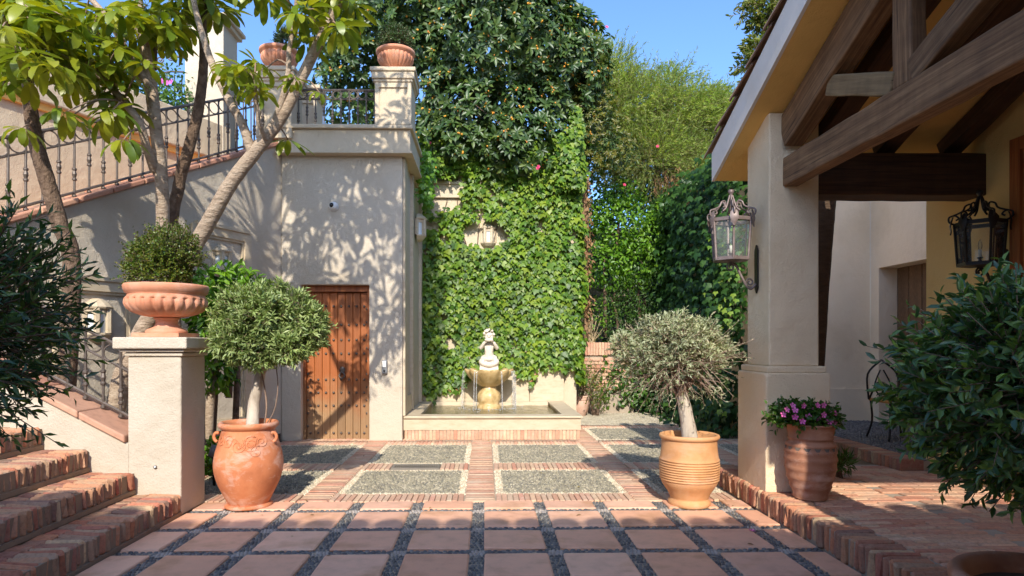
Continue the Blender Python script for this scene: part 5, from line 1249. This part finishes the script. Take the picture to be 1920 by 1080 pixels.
# pale upright trunk that forks
tB = [([(-3.30, 6.35, .1), W(303, 560, 6.3), W(305, 430, 6.2), W(303, 340, 6.1), W(292, 240, 6.0), W(283, 160, 5.95), W(272, 90, 5.9), W(262, 30, 5.9), W(255, -60, 5.8)], [0.082, 0.0697, 0.0615, 0.059, 0.0558, 0.0574, 0.0451, 0.0426, 0.0328]),
      ([W(286, 170, 5.95), W(262, 135, 5.85), W(236, 95, 5.8), W(215, 55, 5.75), W(190, 20, 5.7), W(165, -10, 5.7), W(130, -70, 5.6)], [.040, .036, .034, .030, .026, .024, .018]),
      ([W(289, 320, 6.05), W(276, 280, 5.9), W(262, 232, 5.8), W(235, 195, 5.7), W(200, 155, 5.65), W(165, 122, 5.6), W(130, 92, 5.55), W(105, 62, 5.5)], [.040, .038, .034, .032, .030, .026, .02, .014])]
whB = wl([(150, 72), (190, 108), (215, 128), (140, 150), (172, 148), (225, 88), (190, 20), (130, 8), (230, 28), (250, 58), (300, 45)], 5.6, 10, 1.0, .4, .1) + wl([(120, 212), (128, 222)], 5.2, 10, .95, .25, .15) + wl([(215, 205), (232, 195)], 5.6, 8, .95, .4, .35) + wl([(232, 262)], 5.3, 7, .95, .3, .3) + wl([(275, 120), (262, 118)], 5.5, 7, .8, .3, .1) + wl([(310, 15), (330, 30), (340, 52), (310, 58), (275, 10), (240, 5), (205, 45), (165, 95), (185, 75), (160, 30), (205, 95), (245, 110), (180, 130), (230, 140), (150, 115), (265, 70), (290, 25), (320, 75), (175, 50), (130, 90), (250, 25), (215, 165), (195, 175), (225, 200), (205, 215)], 5.75, 10, 1.0, .4, .15)
hidB = cloud2(38, (-3.9, -2.3), (5.7, 6.8), 2.0)
umbrella_tree('pale upright umbrella tree forking behind the urn bush', tB, whB, hidB, 2, bark, (-3.30, 6.35, .1))
# dark slender trunk
tC = [([(-3.10, 6.5, .1), W(322, 470, 6.4), W(335, 350, 6.3), W(352, 285, 6.2), W(368, 225, 6.15), W(378, 165, 6.1), W(382, 105, 6.05), W(380, 40, 6.0), W(390, -60, 5.9), W(395, -150, 5.8)], [0.0663, 0.0585, 0.0562, 0.053, 0.0499, 0.0452, 0.039, 0.0351, 0.0312, 0.0234]),
      ([W(287, 130, 6.1), W(289, 60, 6.1), W(290, 0, 6.1), W(288, -90, 6.0)], [.035, .032, .03, .02])]
whC = wl([(350, 8), (395, 12), (400, -5), (355, 45), (372, -12), (330, -5), (410, 20), (300, 70), (370, 5), (315, 40)], 6.0, 10, 1.0, .4, .2)
hidC = cloud2(60, (-3.4, -1.6), (5.8, 7.0), 2.4)
umbrella_tree('dark slender umbrella tree right of the pale upright trunk', tC, whC, hidC, 3, bark_dk, (-3.10, 6.5, .1))
# left tree
tD = [([(-3.98, 5.95, .1), W(135, 520, 5.9), W(112, 420, 5.85), W(90, 345, 5.8), W(72, 285, 5.75), W(62, 235, 5.7), W(54, 180, 5.65), W(50, 120, 5.6), W(58, 50, 5.6), W(66, -20, 5.5), W(60, -100, 5.4)], [0.084, 0.076, 0.0704, 0.068, 0.064, 0.0592, 0.0544, 0.048, 0.04, 0.032, 0.024]),
      ([W(52, 150, 5.65), W(30, 90, 5.4), W(15, 40, 5.3), W(5, -30, 5.2)], [.035, .03, .025, .018])]
whD = wl([(5, 50), (30, 112), (70, 108), (98, 128), (8, 62), (40, 95)], 4.6, 9, .95, .3, .15) + wl([(60, 40), (92, 28), (112, 58), (60, 20), (30, 12), (85, 70), (75, 45), (120, 30), (100, 5), (45, -5), (15, 85), (50, 100), (110, 95), (90, 100), (135, 60), (25, 60), (0, 20), (70, 15), (130, 110), (20, 135)], 5.2, 10, 1.0, .4, .15) + wl([(60, 150), (5, 160)], 5.3, 9, .9, .4, .2) + wl([(132, 142), (120, 135)], 5.3, 9, .85, .3, .2)
whD += wl([(42, 240), (35, 245)], 5.1, 8, .8, .3, .3, True)[:1] + wl([(142, 140)], 5.1, 5, .9, .3, .35, True)
hidD = cloud2(8, (-4.6, -2.9), (5.4, 6.2), 1.4)
umbrella_tree('left umbrella tree with cracked bark in front of the long railing', tD, whD, hidD, 4, bark_dk, (-3.98, 5.95, .1))

# shrub and small planting behind the pier
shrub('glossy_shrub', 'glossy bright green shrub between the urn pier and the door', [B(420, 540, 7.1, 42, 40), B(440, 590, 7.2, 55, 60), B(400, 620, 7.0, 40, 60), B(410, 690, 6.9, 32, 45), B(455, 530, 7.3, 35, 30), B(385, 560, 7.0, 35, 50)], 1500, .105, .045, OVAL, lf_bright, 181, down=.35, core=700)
MB().tube(catmull([(-3.05, 6.95, .1), (-3.02, 6.95, .7), (-2.98, 7.0, 1.2), (-2.9, 7.1, 1.8)]), [.06, .05, .04, .015], 9).build('trunk', bark, bpy.data.objects['glossy_shrub'], True)
shrub('groundcover_plant', 'small light green plant at the foot of the bed beside the orange jar', [B(402, 845, 6.6, 14, 22), B(398, 875, 6.5, 13, 18), B(412, 838, 6.8, 12, 14)], 420, .05, .03, OVAL, lf_bright, 182, 'plant', down=-.2)
sl = thing('spot_light', 'small black garden spotlight between the pier and the orange jar', 'spotlight', (-2.6, 6.35, .12))
MB().tube([W(398, 858, 6.2), W(408, 838, 6.25)], [.045, .06], 14).build('head', grey_pl, sl, True)
MB().tube([(-2.66, 6.22, .0), tuple(W(400, 855, 6.2))], .015, 8).build('stake', black_pl, sl, True)

# ================================================================ PORCH ON THE RIGHT
ter = struct(MB().box(2.30, 6.2, -3, 6.35, -.02, .166).build('porch_terrace', mortar))
TZ = .18
y = 6.34
while y > 2.7:
    wd = rnd.uniform(.050, .064); hh = rnd.uniform(.165, .178)
    piece('brick', 'kerb', brick_m, (2.28 + .125 + rnd.uniform(-.006, .005), y - wd / 2, TZ - hh / 2 + rnd.uniform(-.002, .004)), (.25 + rnd.uniform(-.014, .01), wd - .012, hh), ter, 0, .02, .2, .012, 12); y -= wd
y = 6.3; k = 0
while y > 2.9:
    wd = rnd.uniform(.050, .062); off = .12 if k % 2 else 0
    for j in range(3):
        x0 = 2.54 + j * .24 - off * (j > 0); x1 = 2.54 + (j + 1) * .24 - off * (j < 2)
        if x1 - x0 > .05 and not (2.33 < (x0 + x1) / 2 < 2.85 and 5.2 < y < 5.7): piece('brick', 'terr', terr_m, ((x0 + x1) / 2, y - wd / 2, TZ - .02 + rnd.uniform(-.004, .002)), (x1 - x0 - .010, wd - .010, .04), ter, 0, .012, .14, .008)
    y -= wd; k += 1
for i in range(22):
    for j in range(5):
        x = 3.27 + j * .245 + (.12 if i % 2 else 0); yy = 6.24 - i * .125
        piece('brick', 'terr2', terr_m, (x + .12, yy - .06, TZ - .02 + rnd.uniform(-.003, .001)), (.234, .114, .04), ter, 0, .008, .06, .007)
# raised step beyond the porch
rs = struct(MB().box(4.04, 6.2, 6.36, 9.19, 0, .27).box(4.04, 6.2, 6.0, 6.359, .17, .27).build('raised_path', mortar))
for k in range(46):
    piece('brick', 'old3', brick_m, (4.0 + .12, 6.02 + k * .058, .225), (.24, .05, .125), rs, 0, .012, .08, .007, 6)
pebbles('dark_pebbles', [(4.26, 5.6, 6.1, 9.1)], peb_dark, .035, .03, .55, .02, .3, 9, .268, 1, rs)
# columns
def column(x0, y0, label):
    t = thing('porch_column', label, 'column', (x0, y0, TZ), 'porch columns')
    bevel(MB().box(x0, x0 + .54, y0, y0 + .58, TZ - .01, 1.16).build('base', grey_st, t), .012, 2)
    bevel(MB().box(x0 + .02, x0 + .52, y0 + .02, y0 + .56, 1.16, 1.215).build('base_step', grey_st, t), .012, 2)
    bevel(MB().box(x0 + .055, x0 + .475, y0 + .06, y0 + .50, 1.215, 3.33).build('shaft', grey_st, t), .012, 2)
    return t
column(2.315, 5.14, 'square porch column with a wide base behind the pink flower pot')
column(2.315, 1.75, 'front porch column nearest the viewer')
# roof
SL = .43
zs = lambda Y: 2.98 + SL * (6.05 - Y) if Y > 3.72 else 2.98 + SL * (6.05 - 3.72) - SL * (3.72 - Y)
pr_ = thing('porch', 'open porch with heavy timber truss under a tiled gable roof', 'porch', (3.3, 3.8, TZ))
YR = 3.72; YE = 1.39; TH = .27
sec = lambda x: [(x, 6.05, zs(6.05)), (x, YR, zs(YR)), (x, YE, zs(YE)), (x, YE, zs(YE) + TH), (x, YR, zs(YR) + TH), (x, 6.05, zs(6.05) + TH)]
MB().prism(sec(2.23), (3.6, 0, 0)).build('ceiling', ochre_st, pr_)
def ff(x0, w_, a, b): 
    return MB().prism([(x0, 6.06, zs(6.05) - a), (x0, YR, zs(YR) - a), (x0, YE - .01, zs(YE) - a), (x0, YE - .01, zs(YE) + b), (x0, YR, zs(YR) + b), (x0, 6.06, zs(6.05) + b)], (w_, 0, 0))
ff(2.20, .028, .004, TH).build('fascia', fascia_m, pr_)
def tile_mesh(L=.44, r=.10):
    mb = MB(); n = 7
    for xx, rr, dz in ((0, r * .86, .0), (L, r, .02)):
        for q_ in (1, .84):
            mb.v += [(xx, rr * q_ * cos(pi * k / (n - 1)), rr * q_ * sin(pi * k / (n - 1)) * .8 + dz) for k in range(n)]
    for k in range(n - 1):
        mb.f += [(k, k + 1, 2 * n + k + 1, 2 * n + k), (n + k + 1, n + k, 3 * n + k, 3 * n + k + 1), (2 * n + k, 2 * n + k + 1, 3 * n + k + 1, 3 * n + k), (k + 1, k, n + k, n + k + 1)]
    mb.f += [(0, 2 * n, 3 * n, n), (n - 1, 2 * n - 1, 4 * n - 1, 3 * n - 1)]
    me = bpy.data.meshes.new('roof_tile'); me.from_pydata(mb.v, [], mb.f); me.materials.append(roof_m); return me
TM = tile_mesh(); av = np.array([v.co[:] for v in TM.vertices]); at_ = tri([tuple(p.vertices) for p in TM.polygons]); tv = []
pitch = math.atan(SL)
def tile_rows(X, out):
    for side in (1, -1):
        for k in range(7):
            d = k * .37; y = YR + side * (d * cos(pitch) + .02); z = zs(YR) + TH - d * sin(pitch) + .012
            M = Matrix.Translation((X, y, z)) @ Matrix.Rotation(side * pi / 2, 4, 'Z') @ Matrix.Rotation(pitch - .02, 4, 'Y')
            out.append(M)
ms = []; tile_rows(2.26, ms)
for M in ms: o = link('roof_tile', TM, pr_); o.matrix_basis = M @ Euler((rnd.uniform(-.03, .03), rnd.uniform(-.02, .02), rnd.uniform(-.03, .03))).to_matrix().to_4x4()
ms = []
for k in range(1, 15): tile_rows(2.26 + k * .25, ms)
for M in ms: A_ = np.array(M); tv.append((av @ A_[:3, :3].T + A_[:3, 3], at_))
npmesh('roof_tiles', *merge(tv), roof_m, pr_, 'stuff')
def beam(name, p0, p1, wd, ht, m, parent, up=(0, 0, 1), label=None):
    """squared timber with worn edges, local x along its length"""
    p0 = Vector(p0); p1 = Vector(p1); d = (p1 - p0); L = d.length; d.normalize(); u_ = Vector(up); s = d.cross(u_).normalized(); u_ = s.cross(d)
    mb = MB(); nx = max(2, int(L / .18)); q_ = random.Random(int(L * 1000)); vs = []
    for i in range(nx + 1):
        for a, b in ((-1, -1), (1, -1), (1, 1), (-1, 1)):
            vs.append((L * i / nx, a * wd / 2 + q_.uniform(-.004, .004), b * ht / 2 + q_.uniform(-.004, .004)))
    fs = [(i * 4 + k, i * 4 + (k + 1) % 4, (i + 1) * 4 + (k + 1) % 4, (i + 1) * 4 + k) for i in range(nx) for k in range(4)] + [(3, 2, 1, 0), tuple(range(nx * 4, nx * 4 + 4))]
    o = mb.add(vs, [f[::-1] for f in fs]).build(name, m, parent, label=label)
    M = Matrix(((d.x, s.x * -1, u_.x, p0.x), (d.y, s.y * -1, u_.y, p0.y), (d.z, s.z * -1, u_.z, p0.z), (0, 0, 0, 1)))
    o.matrix_basis = M; bevel(o, .012, 2); return o
# truss in the plane x = 2.47 .. 2.62
beam('tie_beam', (2.55, 5.21, 2.835), (2.55, 1.9, 2.835), .13, .235, beam_m, pr_)
ro = .16
def rz(Y, o): return zs(Y) - o
beam('principal_rafter', (2.55, 5.21, rz(5.21, ro + .02)), (2.55, YR, rz(YR, ro + .02)), .155, .285, beam_m, pr_)
beam('principal_rafter', (2.55, 1.95, rz(1.95, ro + .02)), (2.55, YR, rz(YR, ro + .02)), .155, .285, beam_m, pr_)
beam('king_post', (2.555, 3.74, 2.955), (2.555, 3.74, zs(3.74) - .10), .10, .17, beam_m, pr_, (0, 1, 0))
beam('strut', (2.55, 3.82, 3.00), (2.55, 4.55, 3.29), .11, .145, beam_lt, pr_)
beam('strut', (2.55, 3.66, 3.00), (2.55, 2.75, 3.36), .11, .16, beam_m, pr_)
for x in (2.93, 3.52, 4.11):
    beam('rafter', (x, 5.52, rz(5.52, .085)), (x, YR, rz(YR, .085)), .17, .13, beam_dk, pr_)
    beam('rafter', (x, 1.9, rz(1.9, .085)), (x, YR, rz(YR, .085)), .17, .13, beam_dk, pr_)
beam('ridge_beam', (2.64, YR, zs(YR) - .32), (4.3, YR, zs(YR) - .32), .14, .2, beam_dk, pr_)
beam('lintel', (2.795, 5.45, 2.86), (4.31, 5.45, 2.86), .26, .36, beam_dk, pr_)
beam('lintel', (2.795, 2.0, 2.86), (4.31, 2.0, 2.86), .26, .36, beam_dk, pr_)
# yellow wall inside the porch
yw = thing('porch_wall', 'warm yellow plastered wall at the right side of the porch', 'wall', (4.4, 4, TZ))
MB().prism([(4.30, 1.4, .1), (4.30, 6.05, .1), (4.30, 6.05, zs(6.05) - .003), (4.30, YR, zs(YR) - .003), (4.30, 1.4, zs(1.4) - .003)], (.3, 0, 0)).build('wall', yellow_st, yw)
dc = thing('side_door', 'reddish wooden door casing at the right edge of the yellow porch wall', 'door', (4.28, 4.6, TZ))
MB().box(4.25, 4.299, 4.92, 5.02, TZ, 3.05).box(4.25, 4.299, 3.9, 4.92, 2.95, 3.05).box(4.25, 4.299, 3.8, 3.9, TZ, 3.05).build('casing', door_m, dc)
MB().box(4.275, 4.299, 3.9, 4.92, TZ, 2.95).build('leaf', door_m, dc)
MB().box(4.62, 8.5, .8, 6.04, 0, 6.6).build('upper_wall', cream, yw)
# beige outer wall further back with a deep set door
MB().box(5.70, 6.0, 6.05, 6.6, 0, 4.6).box(5.70, 6.0, 9.0, 9.199, 0, 4.6).box(5.70, 6.0, 6.6, 9.0, 2.5, 4.6).build('wall', beige_st, wing)
MB().box(4.06, 5.69, 9.17, 9.199, .27, .74).build('dado', beige_st, wing)
dd = MB().box(6.0, 6.06, 6.5, 9.1, .2, 2.6).build('door', beam_dk, wing)
for k in range(9): piece('plank', 'plank2', beam_m, (5.985, 6.6 + k * .27 + .13, 1.35), (.03, .255, 2.3), dd, 0, 0, .01, .006)
# dark palm trunk behind the column
pt = thing('palm_trunk', 'dark rough trunk standing in the opening behind the porch column', 'tree trunk', (3.5, 6.8, .1))
pts = [(3.49, 6.85, .15), (3.50, 6.85, 1.0), (3.545, 6.85, 1.9), (3.60, 6.85, 2.7), (3.63, 6.85, 3.1)]
q_ = catmull(pts, 10); MB().tube(q_, [.20 + .02 * i / len(q_) for i in range(len(q_))], 18, wob=.012).build('trunk', palm_m, pt, True)
# lanterns
def lantern(loc, label, m, shift=0):
    t = thing('wall_lantern', label, 'lantern', loc, 'wall lanterns'); o = Vector(loc); cx = -.235
    def P_(x, y, z): return o + Vector((x, y, z))
    bk = MB().prism([P_(-.004, -.028, .16), P_(-.004, 0, .21), P_(-.004, .028, .16), P_(-.004, .028, -.16), P_(-.004, 0, -.21), P_(-.004, -.028, -.16)], (-.014, 0, 0)); bk.build('wall_plate', iron_dark, t)
    arm = catmull([P_(-.018, 0, -.13), P_(-.06, 0, -.17), P_(-.10, 0, -.14), P_(-.15, 0, -.05), P_(-.19, 0, .03), P_(cx, 0, .055)], 6)
    MB().tube(arm, .012, 8).build('arm', m, t, True)
    sc_ = lambda c, r, a0, dr, tn=1.5: [Vector(c) + Vector((cos(a0 + dr * f * tn * 2 * pi) * r * (1 - .75 * f), 0, sin(a0 + dr * f * tn * 2 * pi) * r * (1 - .75 * f))) for f in np.linspace(0, 1, 24)]
    MB().tube(sc_(P_(-.07, 0, -.115), .042, -1.2, -1), .008, 6).build('scroll', m, t, True)
    MB().tube(sc_(P_(cx + .0, 0, .02), .04, 1.0, 1), .008, 6).build('scroll', m, t, True)
    Rb, Rt, zb, zt = .150, .172, .085, .42; K = 6; a0 = pi / 6 * .55
    cor = lambda r, z, k: P_(cx + r * cos(a0 + 2 * pi * k / K), r * sin(a0 + 2 * pi * k / K), z)
    for nm, r, z, h in (('bottom_frame', Rb, zb, .028), ('top_frame', Rt, zt, .03)):
        mb = MB(); vs = [cor(r * q2, z + dz, k) for q2 in (1.06, .86) for dz in (-h / 2, h / 2) for k in range(K)]
        fs = []
        for k in range(K):
            j = (k + 1) % K; fs += [(k, j, K + j, K + k), (2 * K + j, 2 * K + k, 3 * K + k, 3 * K + j), (K + k, K + j, 3 * K + j, 3 * K + k), (j, k, 2 * K + k, 2 * K + j)]
        mb.add(vs, fs).build(nm, m, t)
    MB().add([cor(Rb * .9, zb - .012, k) for k in range(K)] + [P_(cx, 0, zb - .03)], [(k, (k + 1) % K, K) for k in range(K)]).build('base_plate', m, t)
    for k in range(K):
        MB().tube([cor(Rb, zb, k), cor(Rt, zt, k)], .011, 6).build('post', m, t)
        j = (k + 1) % K
        MB().add([cor(Rb * .97, zb + .012, k), cor(Rb * .97, zb + .012, j), cor(Rt * .97, zt - .014, j), cor(Rt * .97, zt - .014, k)], [(0, 1, 2, 3)]).build('pane', glass_m, t)
        a = a0 + 2 * pi * k / K; dv = Vector((cos(a), sin(a), 0)); f_ = lambda r, z: P_(cx, 0, z) + dv * r
        MB().tube(catmull([f_(Rt, zt + .01), f_(Rt + .035, zt + .035), f_(Rt + .035, zt + .075), f_(Rt - .005, zt + .085), f_(Rt - .03, zt + .06), f_(Rt - .01, zt + .045)], 5), .0075, 6).build('crown_scroll', m, t, True)
        MB().tube(catmull([f_(Rt + .01, zt + .085), f_(Rt - .055, zt + .115), f_(Rt - .075, zt + .155), f_(Rt - .11, zt + .165), f_(Rt - .115, zt + .12), f_(Rt - .09, zt + .115)], 5), .0075, 6).build('crown_scroll', m, t, True)
        MB().tube(catmull([f_(Rt - .09, zt + .08), f_(.05, zt + .11), f_(.025, zt + .18), f_(.012, zt + .22)], 5), .0085, 6).build('crown_rib', m, t, True)
        s_ = Vector((-dv.y, dv.x, 0)); lf = []
        for z, h_, r in ((zt + .075, .006, Rt + .005), (zt + .04, .032, Rt + .018), (zt + .0, .036, Rt + .026), (zt - .045, .022, Rt + .018), (zt - .075, .004, Rt + .022)): lf.append((f_(r, z) - s_ * h_, f_(r + .01, z), f_(r, z) + s_ * h_))
        vs = [p for q3 in lf for p in q3]; fs = [(i * 3 + c, i * 3 + c + 1, i * 3 + c + 4, i * 3 + c + 3) for i in range(4) for c in range(2)]
        if k % 2 == 0 or True: MB().add(vs, fs).build('acanthus_leaf', m, t, True)
    MB().lathe([(.001, .0), (.022, 0), (.016, .012), (.014, .03), (.024, .042), (.026, .055), (.018, .07), (.001, .074)], P_(cx, 0, zt + .20), 12).build('finial', m, t, True)
    MB().lathe([(.035, .0), (.035, .006), (.012, .012), (.012, .05), (.022, .055), (.022, .062), (.012, .064)], P_(cx, 0, zb - .005), 14).build('candle_cup', m, t, True)
    MB().tube([P_(cx, 0, zb + .055), P_(cx, 0, zb + .12)], .0125, 10).build('candle', candle_m, t, True)
    MB().lathe([(.008, 0), (.014, .015), (.016, .035), (.011, .06), (.004, .082), (.001, .086)], P_(cx, 0, zb + .12), 12).build('bulb', glass_m, t, True)
    return t
lantern((2.37, 5.42, 2.05), 'copper toned six sided lantern on a scroll bracket left of the porch column', copper)
lantern((4.30, 5.09, 1.97), 'black iron lantern on the yellow porch wall half behind the bush', iron_dark)
# wrought chair half hidden by the bush
ch = thing('garden_chair', 'wrought iron garden chair with orange seat half hidden by the bush', 'chair', (4.55, 7.3, .28))
cx_, cy_, cz_ = 4.82, 7.3, .285
bevel(MB().box(cx_ - .2, cx_ + .2, cy_ - .2, cy_ + .2, cz_ + .43, cz_ + .47).build('seat', speck('orange_seat', [(.45, .19, .04), (.55, .26, .06)], 12, .6, .1), ch), .015, 2)
for sx in (-1, 1):
    for sy in (-1, 1): MB().tube(catmull([(cx_ + sx * .18, cy_ + sy * .18, cz_ + .43), (cx_ + sx * .17, cy_ + sy * .17, cz_ + .2), (cx_ + sx * .21, cy_ + sy * .21, cz_ + .0)], 4), .012, 6).build('leg', iron_dark, ch, True)
    MB().tube(catmull([(cx_ + sx * .2, cy_ + .18, cz_ + .45), (cx_ + sx * .21, cy_ + .0, cz_ + .66), (cx_ + sx * .22, cy_ - .2, cz_ + .64), (cx_ + sx * .22, cy_ - .22, cz_ + .58)], 4), .012, 6).build('armrest', iron_dark, ch, True)
    MB().tube(catmull([(cx_ + sx * .19, cy_ + .2, cz_ + .45), (cx_ + sx * .18, cy_ + .24, cz_ + .75), (cx_, cy_ + .26, cz_ + .92)], 5), .012, 6).build('back_frame', iron_dark, ch, True)
    MB().tube(catmull([(cx_ + sx * .02, cy_ + .21, cz_ + .45), (cx_ + sx * .10, cy_ + .23, cz_ + .6), (cx_ + sx * .02, cy_ + .25, cz_ + .8)], 5), .009, 6).build('back_scroll', iron_dark, ch, True)
shrub('tuft', 'small grassy tuft growing at the foot of the brown flower pot', [B(1583, 868, 5.6, 10, 14)], 120, .09, .012, LANCE, lf_mid, 191, 'plant', down=-.5)

# ================================================================ HOUSE BEHIND THE VIEWER (its eaves shade the foreground)
hb_ = thing('main_house', 'cream main house behind the viewer with tiled eaves shading the yard', 'house', (0, -3, 0))
EZ, EY = 3.95, -.75
for xa, xb in ((-7, 1.93), (2.52, 7)):
    MB().box(xa, xb, -8, -1.6, 0, EZ).build('wall', cream, hb_)
    MB().prism([(xa, EY - .03, EZ - .12), (xa, -8, EZ + 1.9), (xa, -8, EZ + 1.75), (xa, EY - .03, EZ - .25)], (xb - xa, 0, 0)).build('roof', roof_m, hb_)
MB().box(1.93, 2.52, -8, -3.2, 0, 3.6).build('wall', cream, hb_)
tv = []
for xa, xb in ((-7, 1.93), (2.52, 7)):
    x = xa + .13
    while x < xb:
        for k in range(3):
            d = k * .4; M = Matrix.Translation((x, EY - .42 - d, EZ - .02 + d * .27)) @ Matrix.Rotation(pi / 2, 4, 'Z') @ Matrix.Rotation(.26, 4, 'Y'); A_ = np.array(M); tv.append((av * np.array([1, 1.3, 1.3]) @ A_[:3, :3].T + A_[:3, 3], at_))
        x += .27
npmesh('roof_tiles', *merge(tv), roof_m, hb_, 'stuff')
